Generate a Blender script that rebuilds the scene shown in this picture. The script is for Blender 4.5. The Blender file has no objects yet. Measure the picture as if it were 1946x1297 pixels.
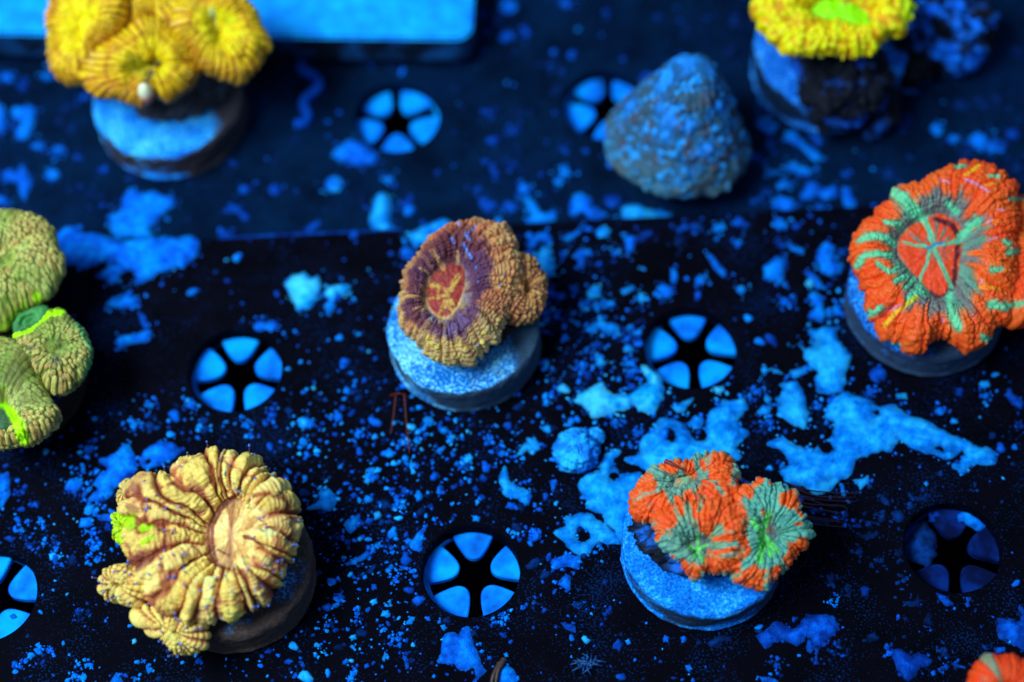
import bpy, bmesh, math, random
import numpy as np
from mathutils import Vector, Matrix
from mathutils.geometry import delaunay_2d_cdt

# ------------------------------------------------------------------ camera, world, lamp, exposure (1 unit = 1 cm)
S = bpy.context.scene
COL = S.collection
rng = np.random.default_rng(7)
random.seed(7)
PW, PH = 1946, 1297
EL, ROLL, YAW, DIST, FP, LX, LY = (math.radians(60.957), math.radians(-2.654), math.radians(0.232),
                                   25.6786, 3693.9, 0.65245, 3.22526)
_f = np.array([math.sin(YAW)*math.cos(EL), math.cos(YAW)*math.cos(EL), -math.sin(EL)])
_r0 = np.array([math.cos(YAW), -math.sin(YAW), 0.0])
_u0 = np.cross(_r0, _f)
_c, _s = math.cos(ROLL), math.sin(ROLL)
CR, CU = _c*_r0 + _s*_u0, -_s*_r0 + _c*_u0
CC = np.array([LX, LY, 0.0]) - DIST*_f
cam_d = bpy.data.cameras.new('camera')
cam = bpy.data.objects.new('camera', cam_d)
COL.objects.link(cam)
M3 = Matrix(((CR[0], CU[0], -_f[0]), (CR[1], CU[1], -_f[1]), (CR[2], CU[2], -_f[2])))
cam.matrix_world = Matrix.Translation(Vector(CC)) @ M3.to_4x4()
cam_d.sensor_width = 36.0
cam_d.lens = FP/PW*36.0
cam_d.clip_start, cam_d.clip_end = 0.5, 400
cam_d.dof.use_dof = True
cam_d.dof.focus_distance = 23.75
cam_d.dof.aperture_fstop = cam_d.lens/1000/0.84          # about a 1 cm wide entrance pupil
cam_d.dof.aperture_blades = 8
S.camera = cam

W = bpy.data.worlds.new('World')
S.world = W
W.use_nodes = True
bg = W.node_tree.nodes['Background']
bg.inputs['Color'].default_value = (0.20, 0.42, 0.85, 1)
bg.inputs['Strength'].default_value = 0.55

LCOL = np.array([0.64, 0.89, 1.20])                     # colour of the actinic lamp
lamp_d = bpy.data.lights.new('aquarium_lamp', 'AREA')
lamp_d.shape = 'RECTANGLE'
lamp_d.size, lamp_d.size_y = 22, 14
lamp_d.color = tuple(LCOL/1.20)
lamp = bpy.data.objects.new('aquarium_lamp', lamp_d)
COL.objects.link(lamp)
ldir = Vector((-0.50, -0.17, 0.85)).normalized()
LD = 42
lamp.location = Vector((0.7, 3.4, 0)) + ldir*LD
lamp.rotation_euler = ldir.to_track_quat('Z', 'Y').to_euler()
lamp_d.energy = math.pi**2*LD*LD*1.20*1.6
S.view_settings.view_transform = 'Standard'
S.view_settings.look = 'None'
S.view_settings.exposure = 0
S.view_settings.gamma = 1

# ------------------------------------------------------------------ helpers: pixels of the photograph -> points in the place
def ray(x, y):
    d = _f*FP + CR*(x - PW/2) - CU*(y - PH/2)
    return d/np.linalg.norm(d)
def at(x, y, z=0.0):
    d = ray(x, y)
    return CC + d*((z - CC[2])/d[2])
def on_plane(x, y, C, n):
    d = ray(x, y)
    return CC + d*(np.dot(C - CC, n)/np.dot(d, n))
def crop(ox, oy, sc, pts):
    return [(ox + a/sc, oy + b/sc) for a, b in pts]

# ------------------------------------------------------------------ noise
def _h(i, j, k, s):
    n = (i.astype(np.int64)*374761393 + j.astype(np.int64)*668265263 + k.astype(np.int64)*2147483647*3 + s*1274126177) & 0x7fffffff
    n = ((n ^ (n >> 13))*1274126177) & 0x7fffffff
    n = ((n ^ (n >> 15))*668265263) & 0x7fffffff
    n = n ^ (n >> 16)
    return (n & 0xffff)/65535.0
def noise3(x, y, z, s=0):
    x, y, z = np.broadcast_arrays(np.asarray(x, float), np.asarray(y, float), np.asarray(z, float))
    i, j, k = np.floor(x), np.floor(y), np.floor(z)
    a, b, c = x-i, y-j, z-k
    a, b, c = a*a*(3-2*a), b*b*(3-2*b), c*c*(3-2*c)
    r = 0
    for di in (0, 1):
        for dj in (0, 1):
            for dk in (0, 1):
                w = (a if di else 1-a)*(b if dj else 1-b)*(c if dk else 1-c)
                r = r + w*_h(i+di, j+dj, k+dk, s)
    return r*2 - 1
def fbm(x, y, z=0.0, s=0, o=4, g=0.5):
    r, A, t = 0, 1.0, 0
    for q in range(o):
        r = r + A*noise3(np.asarray(x)*2**q, np.asarray(y)*2**q, np.asarray(z)*2**q, s+q*17)
        t += A; A *= g
    return r/t
def worley(x, y, s=0, j=0.8):
    i, k = np.floor(x), np.floor(y)
    best = np.full(np.shape(x), 9.0); bid = np.zeros(np.shape(x))
    for di in (-1, 0, 1):
        for dk in (-1, 0, 1):
            ci, ck = i+di, k+dk
            px_ = ci + 0.5 + j*(_h(ci, ck, ci*0, s)-0.5)
            py_ = ck + 0.5 + j*(_h(ci, ck, ci*0+1, s)-0.5)
            d = np.hypot(x-px_, y-py_)
            m = d < best
            best = np.where(m, d, best)
            bid = np.where(m, _h(ci, ck, ci*0+2, s), bid)
    return best, bid
def worley3(x, y, z, s=0, j=0.8):
    i, k, l = np.floor(x), np.floor(y), np.floor(z)
    best = np.full(np.shape(x), 9.0); bid = np.zeros(np.shape(x))
    for a in (-1, 0, 1):
        for b in (-1, 0, 1):
            for c in (-1, 0, 1):
                ci, ck, cl = i+a, k+b, l+c
                d = (x-ci-0.5-j*(_h(ci, ck, cl, s)-0.5))**2+(y-ck-0.5-j*(_h(ci, ck, cl, s+1)-0.5))**2+(z-cl-0.5-j*(_h(ci, ck, cl, s+2)-0.5))**2
                m = d < best
                best = np.where(m, d, best); bid = np.where(m, _h(ci, ck, cl, s+3), bid)
    return np.sqrt(best), bid
def ss(a, b, x):
    t = np.clip((x-a)/(b-a), 0, 1)
    return t*t*(3-2*t)
def mix(a, b, t):
    t = np.asarray(t)[..., None]
    return np.asarray(a, float)*(1-t) + np.asarray(b, float)*t
def lin(c):
    c = np.asarray(c, float)/255
    return np.where(c <= 0.04045, c/12.92, ((c+0.055)/1.055)**2.4)
def alb(c):                                               # what a lit surface shows -> its own colour under the blue lamp
    return np.clip(lin(np.clip(c, 0, 255))/LCOL, 0.0015, 0.95)

# ------------------------------------------------------------------ materials
def new_mat(name, rough=0.6, spec=0.2):
    m = bpy.data.materials.new(name); m.use_nodes = True
    nt = m.node_tree; b = nt.nodes['Principled BSDF']
    b.inputs['Roughness'].default_value = rough
    b.inputs['Specular IOR Level'].default_value = spec
    return m, nt, b
def nd(nt, typ, **kw):
    n = nt.nodes.new(typ)
    for k, v in kw.items():
        if k in n.inputs: n.inputs[k].default_value = v
        else: setattr(n, k, v)
    return n
def coords(nt, scale):
    tc = nd(nt, 'ShaderNodeNewGeometry')
    mp = nd(nt, 'ShaderNodeMapping'); mp.inputs['Scale'].default_value = (scale,)*3
    nt.links.new(tc.outputs['Position'], mp.inputs['Vector'])
    return mp.outputs['Vector']
def ramp(nt, src, stops):
    r = nd(nt, 'ShaderNodeValToRGB'); e = r.color_ramp.elements
    while len(e) < len(stops): e.new(0.5)
    for q, (p, c) in zip(e, stops):
        q.position = p; q.color = (*c, 1)
    nt.links.new(src, r.inputs['Fac'])
    return r.outputs['Color']
def bump(nt, b, src, dist, strength=0.6):
    n = nd(nt, 'ShaderNodeBump'); n.inputs['Strength'].default_value = strength; n.inputs['Distance'].default_value = dist
    nt.links.new(src, n.inputs['Height']); nt.links.new(n.outputs['Normal'], b.inputs['Normal'])

def flesh_mat(name, rough=0.45, spec=0.2, sss=0.4):
    m, nt, b = new_mat(name, rough, spec)
    a = nd(nt, 'ShaderNodeAttribute', attribute_name='Col')
    no = nd(nt, 'ShaderNodeTexNoise', Scale=1.0, Detail=4.0)
    nt.links.new(coords(nt, 55), no.inputs['Vector'])
    mx = nd(nt, 'ShaderNodeMix', data_type='RGBA', blend_type='MULTIPLY')
    mx.inputs[0].default_value = 0.55
    nt.links.new(a.outputs['Color'], mx.inputs[6])
    nt.links.new(ramp(nt, no.outputs['Fac'], [(0.3, (0.62,)*3), (0.7, (1.25,)*3)]), mx.inputs[7])
    nt.links.new(mx.outputs[2], b.inputs['Base Color'])
    bump(nt, b, no.outputs['Fac'], 0.012, 0.5)
    if sss:
        b.inputs['Subsurface Weight'].default_value = sss
        b.inputs['Subsurface Radius'].default_value = (1.0, 0.6, 0.4)
        b.inputs['Subsurface Scale'].default_value = 0.06
    return m
M_FLESH = flesh_mat('coral_flesh')
M_ROCKC = flesh_mat('encrusted_rock', 0.75, 0.15, 0)

def crust_mat(name, hi, lo, scale=9):
    m, nt, b = new_mat(name, 0.8, 0.04)
    v = coords(nt, scale)
    n1 = nd(nt, 'ShaderNodeTexNoise', Scale=1.0, Detail=6.0, Roughness=0.6); nt.links.new(v, n1.inputs['Vector'])
    n3 = nd(nt, 'ShaderNodeTexNoise', Scale=0.22, Detail=5.0, Roughness=0.6); nt.links.new(v, n3.inputs['Vector'])
    av = nd(nt, 'ShaderNodeMix', data_type='FLOAT'); av.inputs[0].default_value = 0.5
    nt.links.new(n1.outputs['Fac'], av.inputs[2]); nt.links.new(n3.outputs['Fac'], av.inputs[3])
    at_ = nd(nt, 'ShaderNodeAttribute', attribute_name='Col')
    mxx = nd(nt, 'ShaderNodeMix', data_type='RGBA', blend_type='MULTIPLY'); mxx.inputs[0].default_value = 1.0
    nt.links.new(at_.outputs['Color'], mxx.inputs[7])
    lo_, hi_ = np.array(lo, float), np.array(hi, float)
    nt.links.new(ramp(nt, av.outputs[0], [(0.34, tuple(alb(lo_*0.62))), (0.46, tuple(alb(lo_))), (0.60, tuple(alb(hi_)))]), mxx.inputs[6])
    nt.links.new(mxx.outputs[2], b.inputs['Base Color'])
    n2 = nd(nt, 'ShaderNodeTexNoise', Scale=5.0, Detail=3.0); nt.links.new(v, n2.inputs['Vector'])
    bump(nt, b, n2.outputs['Fac'], 0.03, 0.6)
    return m
M_CR = {'b': crust_mat('bright_coralline_crust', (30, 178, 255), (0, 128, 250)),
        'm': crust_mat('blue_coralline_crust', (0, 142, 255), (0, 96, 235)),
        'd': crust_mat('dim_coralline_crust', (0, 94, 225), (0, 56, 165)),
        'k': crust_mat('dark_coralline_crust', (3, 54, 135), (2, 28, 76)),
        'w': crust_mat('pale_coralline_crust', (60, 200, 255), (5, 150, 255))}

def panel_mat(name, a, c, spec=0.02, dust=(0.0008, 0.012, 0.05)):
    m, nt, b = new_mat(name, 0.7, spec)
    n1 = nd(nt, 'ShaderNodeTexNoise', Scale=1.0, Detail=8.0, Roughness=0.65); nt.links.new(coords(nt, 1.6), n1.inputs['Vector'])
    n2 = nd(nt, 'ShaderNodeTexNoise', Scale=1.0, Detail=4.0); nt.links.new(coords(nt, 22), n2.inputs['Vector'])
    n3 = nd(nt, 'ShaderNodeTexNoise', Scale=1.0, Detail=2.0); nt.links.new(coords(nt, 34), n3.inputs['Vector'])
    n4 = nd(nt, 'ShaderNodeTexNoise', Scale=1.0, Detail=5.0, Roughness=0.65); nt.links.new(coords(nt, 0.9), n4.inputs['Vector'])
    sm = nd(nt, 'ShaderNodeMath', operation='MULTIPLY_ADD'); nt.links.new(n4.outputs['Fac'], sm.inputs[0]); sm.inputs[1].default_value = 0.7; nt.links.new(n3.outputs['Fac'], sm.inputs[2])
    du = ramp(nt, sm.outputs[0], [(0.985, (0,)*3), (1.05, (1,)*3)])
    mx = nd(nt, 'ShaderNodeMix', data_type='RGBA'); nt.links.new(du, mx.inputs[0])
    nt.links.new(ramp(nt, n1.outputs['Fac'], [(0.35, a), (0.68, c)]), mx.inputs[6]); mx.inputs[7].default_value = (*dust, 1)
    nt.links.new(mx.outputs[2], b.inputs['Base Color'])
    bump(nt, b, n2.outputs['Fac'], 0.01, 0.4)
    return m
M_PANEL_F = panel_mat('black_acrylic_film', (0.0008, 0.0009, 0.0018), (0.0022, 0.0016, 0.004))
M_PANEL_B = panel_mat('navy_acrylic_film', (0.0004, 0.004, 0.012), (0.0008, 0.013, 0.040))
M_EDGE = crust_mat('edge_film', (4, 60, 150), (2, 20, 60), 4)
M_FLOOR = panel_mat('tank_floor_dark', (0.001, 0.003, 0.008), (0.002, 0.006, 0.02))

def insert_mat(name, hi, lo):
    m, nt, b = new_mat(name, 0.7, 0.04)
    n1 = nd(nt, 'ShaderNodeTexNoise', Scale=1.0, Detail=5.0); nt.links.new(coords(nt, 3.0), n1.inputs['Vector'])
    nt.links.new(ramp(nt, n1.outputs['Fac'], [(0.30, tuple(alb(np.array(lo)*.7))), (0.45, tuple(alb(lo))), (0.62, tuple(alb(hi)))]), b.inputs['Base Color'])
    return m
M_INS = insert_mat('white_rubber_under_blue', (0, 150, 255), (0, 116, 250))
M_INS_D = insert_mat('overgrown_rubber', (0, 36, 112), (0, 16, 62))

def plug_mat(name, hi, lo, dirt_shade, amount, seed, side=(0, 0)):
    # side = (x where film with the coral's shade painted in starts, how fast it darkens to the right)
    m, nt, b = new_mat(name, 0.8, 0.1)
    v = coords(nt, 1.0)
    n0 = nd(nt, 'ShaderNodeTexNoise', Scale=26.0, Detail=5.0, Roughness=0.7); nt.links.new(v, n0.inputs['Vector'])
    nb = nd(nt, 'ShaderNodeTexNoise', Scale=2.2, Detail=5.0, Roughness=0.6); nt.links.new(v, nb.inputs['Vector'])
    sp = nd(nt, 'ShaderNodeMath', operation='MULTIPLY_ADD'); nt.links.new(nb.outputs['Fac'], sp.inputs[0]); sp.inputs[1].default_value = 0.5
    sq = nd(nt, 'ShaderNodeMath', operation='SUBTRACT'); nt.links.new(n0.outputs['Fac'], sq.inputs[0]); sq.inputs[1].default_value = 0.25; nt.links.new(sq.outputs[0], sp.inputs[2])
    lo, hi = np.array(lo, float), np.array(hi, float)
    base = ramp(nt, sp.outputs[0], [(0.36, tuple(alb(lo*.7))), (0.46, tuple(alb(lo))), (0.56, tuple(alb(hi))), (0.66, tuple(alb(np.minimum(hi+50, 255))))])
    off = nd(nt, 'ShaderNodeMapping'); off.inputs['Location'].default_value = (seed*3.1, seed*1.7, 0)
    nt.links.new(v, off.inputs['Vector'])
    n1 = nd(nt, 'ShaderNodeTexNoise', Scale=1.3, Detail=6.0, Roughness=0.6); nt.links.new(off.outputs['Vector'], n1.inputs['Vector'])
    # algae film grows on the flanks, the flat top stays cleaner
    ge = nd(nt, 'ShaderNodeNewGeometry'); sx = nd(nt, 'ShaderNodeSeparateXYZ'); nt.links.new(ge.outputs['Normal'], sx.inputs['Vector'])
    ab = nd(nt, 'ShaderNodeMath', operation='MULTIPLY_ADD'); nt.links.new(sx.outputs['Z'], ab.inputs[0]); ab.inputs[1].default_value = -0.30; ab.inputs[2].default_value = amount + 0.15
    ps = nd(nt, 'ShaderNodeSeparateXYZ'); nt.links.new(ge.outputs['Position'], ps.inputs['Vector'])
    sd = nd(nt, 'ShaderNodeMath', operation='MULTIPLY_ADD', use_clamp=True); nt.links.new(ps.outputs['X'], sd.inputs[0]); sd.inputs[1].default_value = side[1]; sd.inputs[2].default_value = -side[0]*side[1]  # rightward darkening: the coral's shade painted in along with the film
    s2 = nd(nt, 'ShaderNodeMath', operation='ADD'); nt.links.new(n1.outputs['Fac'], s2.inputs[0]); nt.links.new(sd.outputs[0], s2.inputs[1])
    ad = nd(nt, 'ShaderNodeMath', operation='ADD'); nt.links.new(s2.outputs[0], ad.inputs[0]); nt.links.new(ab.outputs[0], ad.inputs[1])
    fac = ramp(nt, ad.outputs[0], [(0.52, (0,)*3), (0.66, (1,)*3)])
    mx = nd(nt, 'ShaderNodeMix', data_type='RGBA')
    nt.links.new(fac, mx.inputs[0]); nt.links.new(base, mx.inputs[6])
    nt.links.new(ramp(nt, n0.outputs['Fac'], [(0.3, tuple(alb(np.array(dirt_shade)*0.6))), (0.7, tuple(alb(dirt_shade)))]), mx.inputs[7])
    nt.links.new(mx.outputs[2], b.inputs['Base Color'])
    bump(nt, b, n0.outputs['Fac'], 0.03, 0.7)
    return m
def plain_mat(name, c, rough=0.5, spec=0.3):
    m, nt, b = new_mat(name, rough, spec)
    n1 = nd(nt, 'ShaderNodeTexNoise', Scale=1.0, Detail=3.0); nt.links.new(coords(nt, 18), n1.inputs['Vector'])
    c = np.asarray(c, float)
    nt.links.new(ramp(nt, n1.outputs['Fac'], [(0.3, tuple(alb(c*0.75))), (0.7, tuple(alb(c)))]), b.inputs['Base Color'])
    return m

# ------------------------------------------------------------------ object helpers
def props(o, label=None, cat=None, group=None, kind=None):
    if label: o['label'] = label
    if cat: o['category'] = cat
    if group: o['group'] = group
    if kind: o['kind'] = kind
    return o
def thing(name, loc, label, cat, group=None):
    o = bpy.data.objects.new(name, None); COL.objects.link(o)
    o.location = loc; o.empty_display_size = 0.3
    return props(o, label, cat, group)
def link(name, me, mat, parent=None):
    o = bpy.data.objects.new(name, me); COL.objects.link(o)
    if mat: me.materials.append(mat)
    if parent is not None:
        o.parent = parent
        o.matrix_parent_inverse = Matrix.Translation(-Vector(world_loc(parent)))
    return o
def world_loc(o):
    l = Vector(o.location)
    if o.parent is not None: l = o.matrix_parent_inverse @ l + Vector(world_loc(o.parent)) if o.type == 'EMPTY' else Vector((0, 0, 0))
    return l
def np_mesh(name, V, F, smooth=True, col=None):
    me = bpy.data.meshes.new(name)
    V = np.asarray(V, np.float32)
    if isinstance(F, np.ndarray):
        k = F.shape[1]
        me.vertices.add(len(V)); me.vertices.foreach_set('co', V.ravel())
        me.loops.add(F.size); me.loops.foreach_set('vertex_index', F.ravel().astype(np.int32))
        me.polygons.add(len(F)); me.polygons.foreach_set('loop_start', np.arange(0, F.size, k, dtype=np.int32))
        me.update(calc_edges=True)
    else:
        me.from_pydata(V.tolist(), [], F)
    me.polygons.foreach_set('use_smooth', np.full(len(me.polygons), smooth))
    if col is not None:
        a = me.color_attributes.new('Col', 'FLOAT_COLOR', 'POINT')
        a.data.foreach_set('color', np.concatenate([col, np.ones((len(col), 1))], 1).astype(np.float32).ravel())
    me.update()
    return me
def bm_mesh(name, bm, smooth=True):
    me = bpy.data.meshes.new(name); bm.to_mesh(me); bm.free()
    me.polygons.foreach_set('use_smooth', np.full(len(me.polygons), smooth))
    return me
def lathe(profile, centre, nt=72, wob=0.0, seed=0, grit=0.0):
    t = np.linspace(0, 2*np.pi, nt, endpoint=False)
    pr = np.array(profile)
    R = pr[:, 0][:, None]*(1 + wob*fbm(np.cos(t)*1.5, np.sin(t)*1.5, 0, seed)[None])
    x = R*np.cos(t); y = R*np.sin(t); z = np.repeat(pr[:, 1][:, None], nt, 1)
    if grit:
        g = fbm(x*9, y*9, z*9, seed+5)*grit
        x = x + g*np.cos(t); y = y + g*np.sin(t); z = z + g*0.6
    V = np.stack([x, y, z], -1).reshape(-1, 3) + np.asarray(centre)
    n = len(pr); F = []
    i, j = np.meshgrid(np.arange(n-1), np.arange(nt), indexing='ij')
    F = np.stack([i*nt+j, i*nt+(j+1) % nt, (i+1)*nt+(j+1) % nt, (i+1)*nt+j], -1).reshape(-1, 4)
    return V, F
def tube_verts(pts, rad, sides=6):
    pts = np.asarray(pts, float); n = len(pts)
    rad = np.broadcast_to(rad, (n,))
    T = np.gradient(pts, axis=0); T /= np.linalg.norm(T, axis=1)[:, None]+1e-9
    ref = np.array([0.3, 0.2, 0.93])
    A = np.cross(T, ref); A /= np.linalg.norm(A, axis=1)[:, None]+1e-9
    B = np.cross(T, A)
    t = np.linspace(0, 2*np.pi, sides, endpoint=False)
    V = (pts[:, None] + rad[:, None, None]*(A[:, None]*np.cos(t)[None, :, None] + B[:, None]*np.sin(t)[None, :, None])).reshape(-1, 3)
    i, j = np.meshgrid(np.arange(n-1), np.arange(sides), indexing='ij')
    F = np.stack([i*sides+j, i*sides+(j+1) % sides, (i+1)*sides+(j+1) % sides, (i+1)*sides+j], -1).reshape(-1, 4)
    return V, F
def spline(pts, n, closed=False):
    P = np.asarray(pts, float)
    k = len(P)
    out = []
    for q in np.linspace(0, k if closed else k-1, n, endpoint=not closed):
        i = int(min(q, k-1 if closed else k-2)); t = q-i
        g = (lambda m: P[m % k]) if closed else (lambda m: P[min(max(m, 0), k-1)])
        a, b, c, d = g(i-1), g(i), g(i+1), g(i+2)
        out.append(0.5*(2*b + (c-a)*t + (2*a-5*b+4*c-d)*t*t + (3*b-a-3*c+d)*t**3))
    return np.array(out)

# ------------------------------------------------------------------ setting
ZB = -0.30                                               # the rear panel lies one sheet lower
zi = -0.24                                               # depth of the star inserts below the front panel
fl = bpy.data.meshes.new('tank_floor')
fl.from_pydata([(-40, -25, -4), (40, -25, -4), (40, 45, -4), (-40, 45, -4)], [], [(0, 1, 2, 3)])
props(link('tank_floor', fl, M_FLOOR), kind='structure')

seam = at(700, 441, 0)[1]
front_holes = [(0, 0), (6, 0), (-6, 0), (-3, 3), (3, 3)]
front_plug_holes = [(-3, 0), (3, 0), (0, 3), (6, 3), (-6, 3), (3, -3), (9, 0), (-9, 0), (9, 3), (-3, -3), (0, -3), (6, -3), (-6, -3)]
hb1, hb2 = at(755, 221, ZB), at(1150, 198, ZB)
dB = hb2[:2]-hb1[:2]; spB = np.linalg.norm(dB); eB = dB/spB
def panel(name, x0, x1, y0, y1, ztop, holes, hr, mat, label, thick=0.30):
    V = [Vector((x0, y0)), Vector((x1, y0)), Vector((x1, y1)), Vector((x0, y1))]
    E = [(0, 1), (1, 2), (2, 3), (3, 0)]
    nc = 56
    for hx, hy in holes:
        b = len(V)
        for q in range(nc):
            a = 2*math.pi*q/nc
            V.append(Vector((hx + hr*math.cos(a), hy + hr*math.sin(a))))
        E += [(b+q, b+(q+1) % nc) for q in range(nc)]
    v2, e2, f2, *_ = delaunay_2d_cdt(V, E, [], 0, 1e-5)
    bm = bmesh.new()
    vs = [bm.verts.new((v.x, v.y, ztop)) for v in v2]
    hs = np.array(holes)
    for f in f2:
        c = sum((v2[i] for i in f), Vector((0, 0)))/len(f)
        if (np.hypot(hs[:, 0]-c.x, hs[:, 1]-c.y) < hr*0.999).any(): continue
        bm.faces.new([vs[i] for i in f])
    bmesh.ops.recalc_face_normals(bm, faces=bm.faces[:])
    if bm.faces[0].normal.z < 0: bmesh.ops.reverse_faces(bm, faces=bm.faces[:])
    bmesh.ops.delete(bm, geom=[v for v in bm.verts if not v.link_faces], context='VERTS')
    be = [e for e in bm.edges if e.is_boundary]
    c = 0.022                                            # small chamfer round every edge, then the wall
    r = bmesh.ops.extrude_edge_only(bm, edges=be)
    nv = [g for g in r['geom'] if isinstance(g, bmesh.types.BMVert)]
    for v in nv:
        d = np.hypot(hs[:, 0]-v.co.x, hs[:, 1]-v.co.y); k = int(d.argmin())
        if d[k] < hr*1.02:
            q = Vector((hs[k, 0]-v.co.x, hs[k, 1]-v.co.y, 0)).normalized()*c
        else:
            q = Vector((c if abs(v.co.x-x1) < 1e-4 else -c if abs(v.co.x-x0) < 1e-4 else 0, c if abs(v.co.y-y1) < 1e-4 else -c if abs(v.co.y-y0) < 1e-4 else 0, 0))
        v.co += q; v.co.z -= c
    ne = [g for g in r['geom'] if isinstance(g, bmesh.types.BMEdge)]
    r = bmesh.ops.extrude_edge_only(bm, edges=ne)
    for g in r['geom']:
        if isinstance(g, bmesh.types.BMVert): g.co.z -= thick-c
    bmesh.ops.recalc_face_normals(bm, faces=bm.faces[:])
    o = thing(name, ((x0+x1)/2, (y0+y1)/2, ztop-thick), label, 'rack panel')
    sheet = link('panel_sheet', bm_mesh('panel_sheet', bm, False), mat, o)
    return o
HR = 0.628
P_F = panel('rack_panel', -22, 24, -12, seam, 0.0, front_holes+front_plug_holes, HR, M_PANEL_F,
            'black perforated rack panel in the foreground holding the lower corals, dotted with blue crust')
back_holes = [tuple(hb1[:2] + eB*spB*k) for k in (-1, 0, 1, 2)]
P_B = panel('rack_panel', -22, 24, seam+0.012, 24, ZB, back_holes, HR, M_PANEL_B,
            'navy perforated rack panel at the back, under the white slab and the dull cone snail')

def petal_mesh():
    P = []
    xs = np.concatenate([0.215 + (0.60-0.215)*np.linspace(0, 1, 26)**1.8])
    w = []
    for x in xs:
        a = x*math.tan(math.radians(36)) - 0.042/math.cos(math.radians(36))
        b = 0.49*math.sqrt(max(x-0.215, 0))
        w.append(max(0.0, (a**-5 + (b+1e-6)**-5)**-0.2 if a > 0.001 else b*0.5))
    top = [(x, q) for x, q in zip(xs, w)]
    out = top + [(0.60*math.cos(a), 0.60*math.sin(a)) for a in ()] + [(x, -q) for x, q in reversed(top[1:])]
    return out
def prism(name, outline, z1, z0, bev=0.012):
    bm = bmesh.new()
    vs = [bm.verts.new((x, y, z1)) for x, y in outline]
    f = bm.faces.new(vs)
    if f.normal.z < 0: f.normal_flip()
    bm.normal_update()
    if f.normal.z < 0: bmesh.ops.reverse_faces(bm, faces=[f])
    r = bmesh.ops.extrude_face_region(bm, geom=[f])
    for g in r['geom']:
        if isinstance(g, bmesh.types.BMVert): g.co.z = z0
    bmesh.ops.recalc_face_normals(bm, faces=bm.faces[:])
    if bev:
        ed = [e for e in bm.edges if abs(e.verts[0].co.z-z1) < 1e-6 and abs(e.verts[1].co.z-z1) < 1e-6]
        bmesh.ops.bevel(bm, geom=ed, offset=bev, segments=2, affect='EDGES')
    return bm_mesh(name, bm, False)
PETAL = prism('petal', petal_mesh(), 0, -0.1)
def ring_mesh():
    V, F = lathe([(0.585, -0.1), (0.585, -0.012), (0.60, 0.0), (0.80, 0.0), (0.80, -0.1), (0.585, -0.1)], (0, 0, 0), 60)
    return np_mesh('star_insert', V, F, False)
RING = ring_mesh()
def star(panel_o, px_, py_, z, rot, mat, tilt=0):
    c = at(px_, py_, z)
    r = bpy.data.objects.new('star_insert', RING); COL.objects.link(r)
    if not RING.materials: RING.materials.append(mat)
    r.parent = panel_o; r.location = Vector(c) - Vector(panel_o.location)
    r.rotation_euler = (0, 0, rot)
    r.material_slots[0].link = 'OBJECT'; r.material_slots[0].material = mat
    for k in range(5):
        p = bpy.data.objects.new('petal', PETAL); COL.objects.link(p)
        if not PETAL.materials: PETAL.materials.append(mat)
        p.material_slots[0].link = 'OBJECT'; p.material_slots[0].material = mat
        p.parent = r; p.rotation_euler = (random.uniform(-.03, .03), random.uniform(-.05, .02), math.radians(72*k) + random.uniform(-.03, .03))
        p.location = (0, 0, -0.004)
    return r
up = math.radians(90)
star(P_F, 903, 1092, zi, up, M_INS)
star(P_F, 1316, 668, zi, up, M_INS)
star(P_F, 456, 712, zi, up, M_INS)
star(P_F, -14, 1140, zi, up+0.1, M_INS)
star(P_F, 1812, 1052, zi, up-0.1, M_INS_D)
star(P_B, 754, 232, ZB+zi, -up, M_INS)
star(P_B, 1157, 205, ZB+zi, -up-0.05, M_INS)

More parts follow.
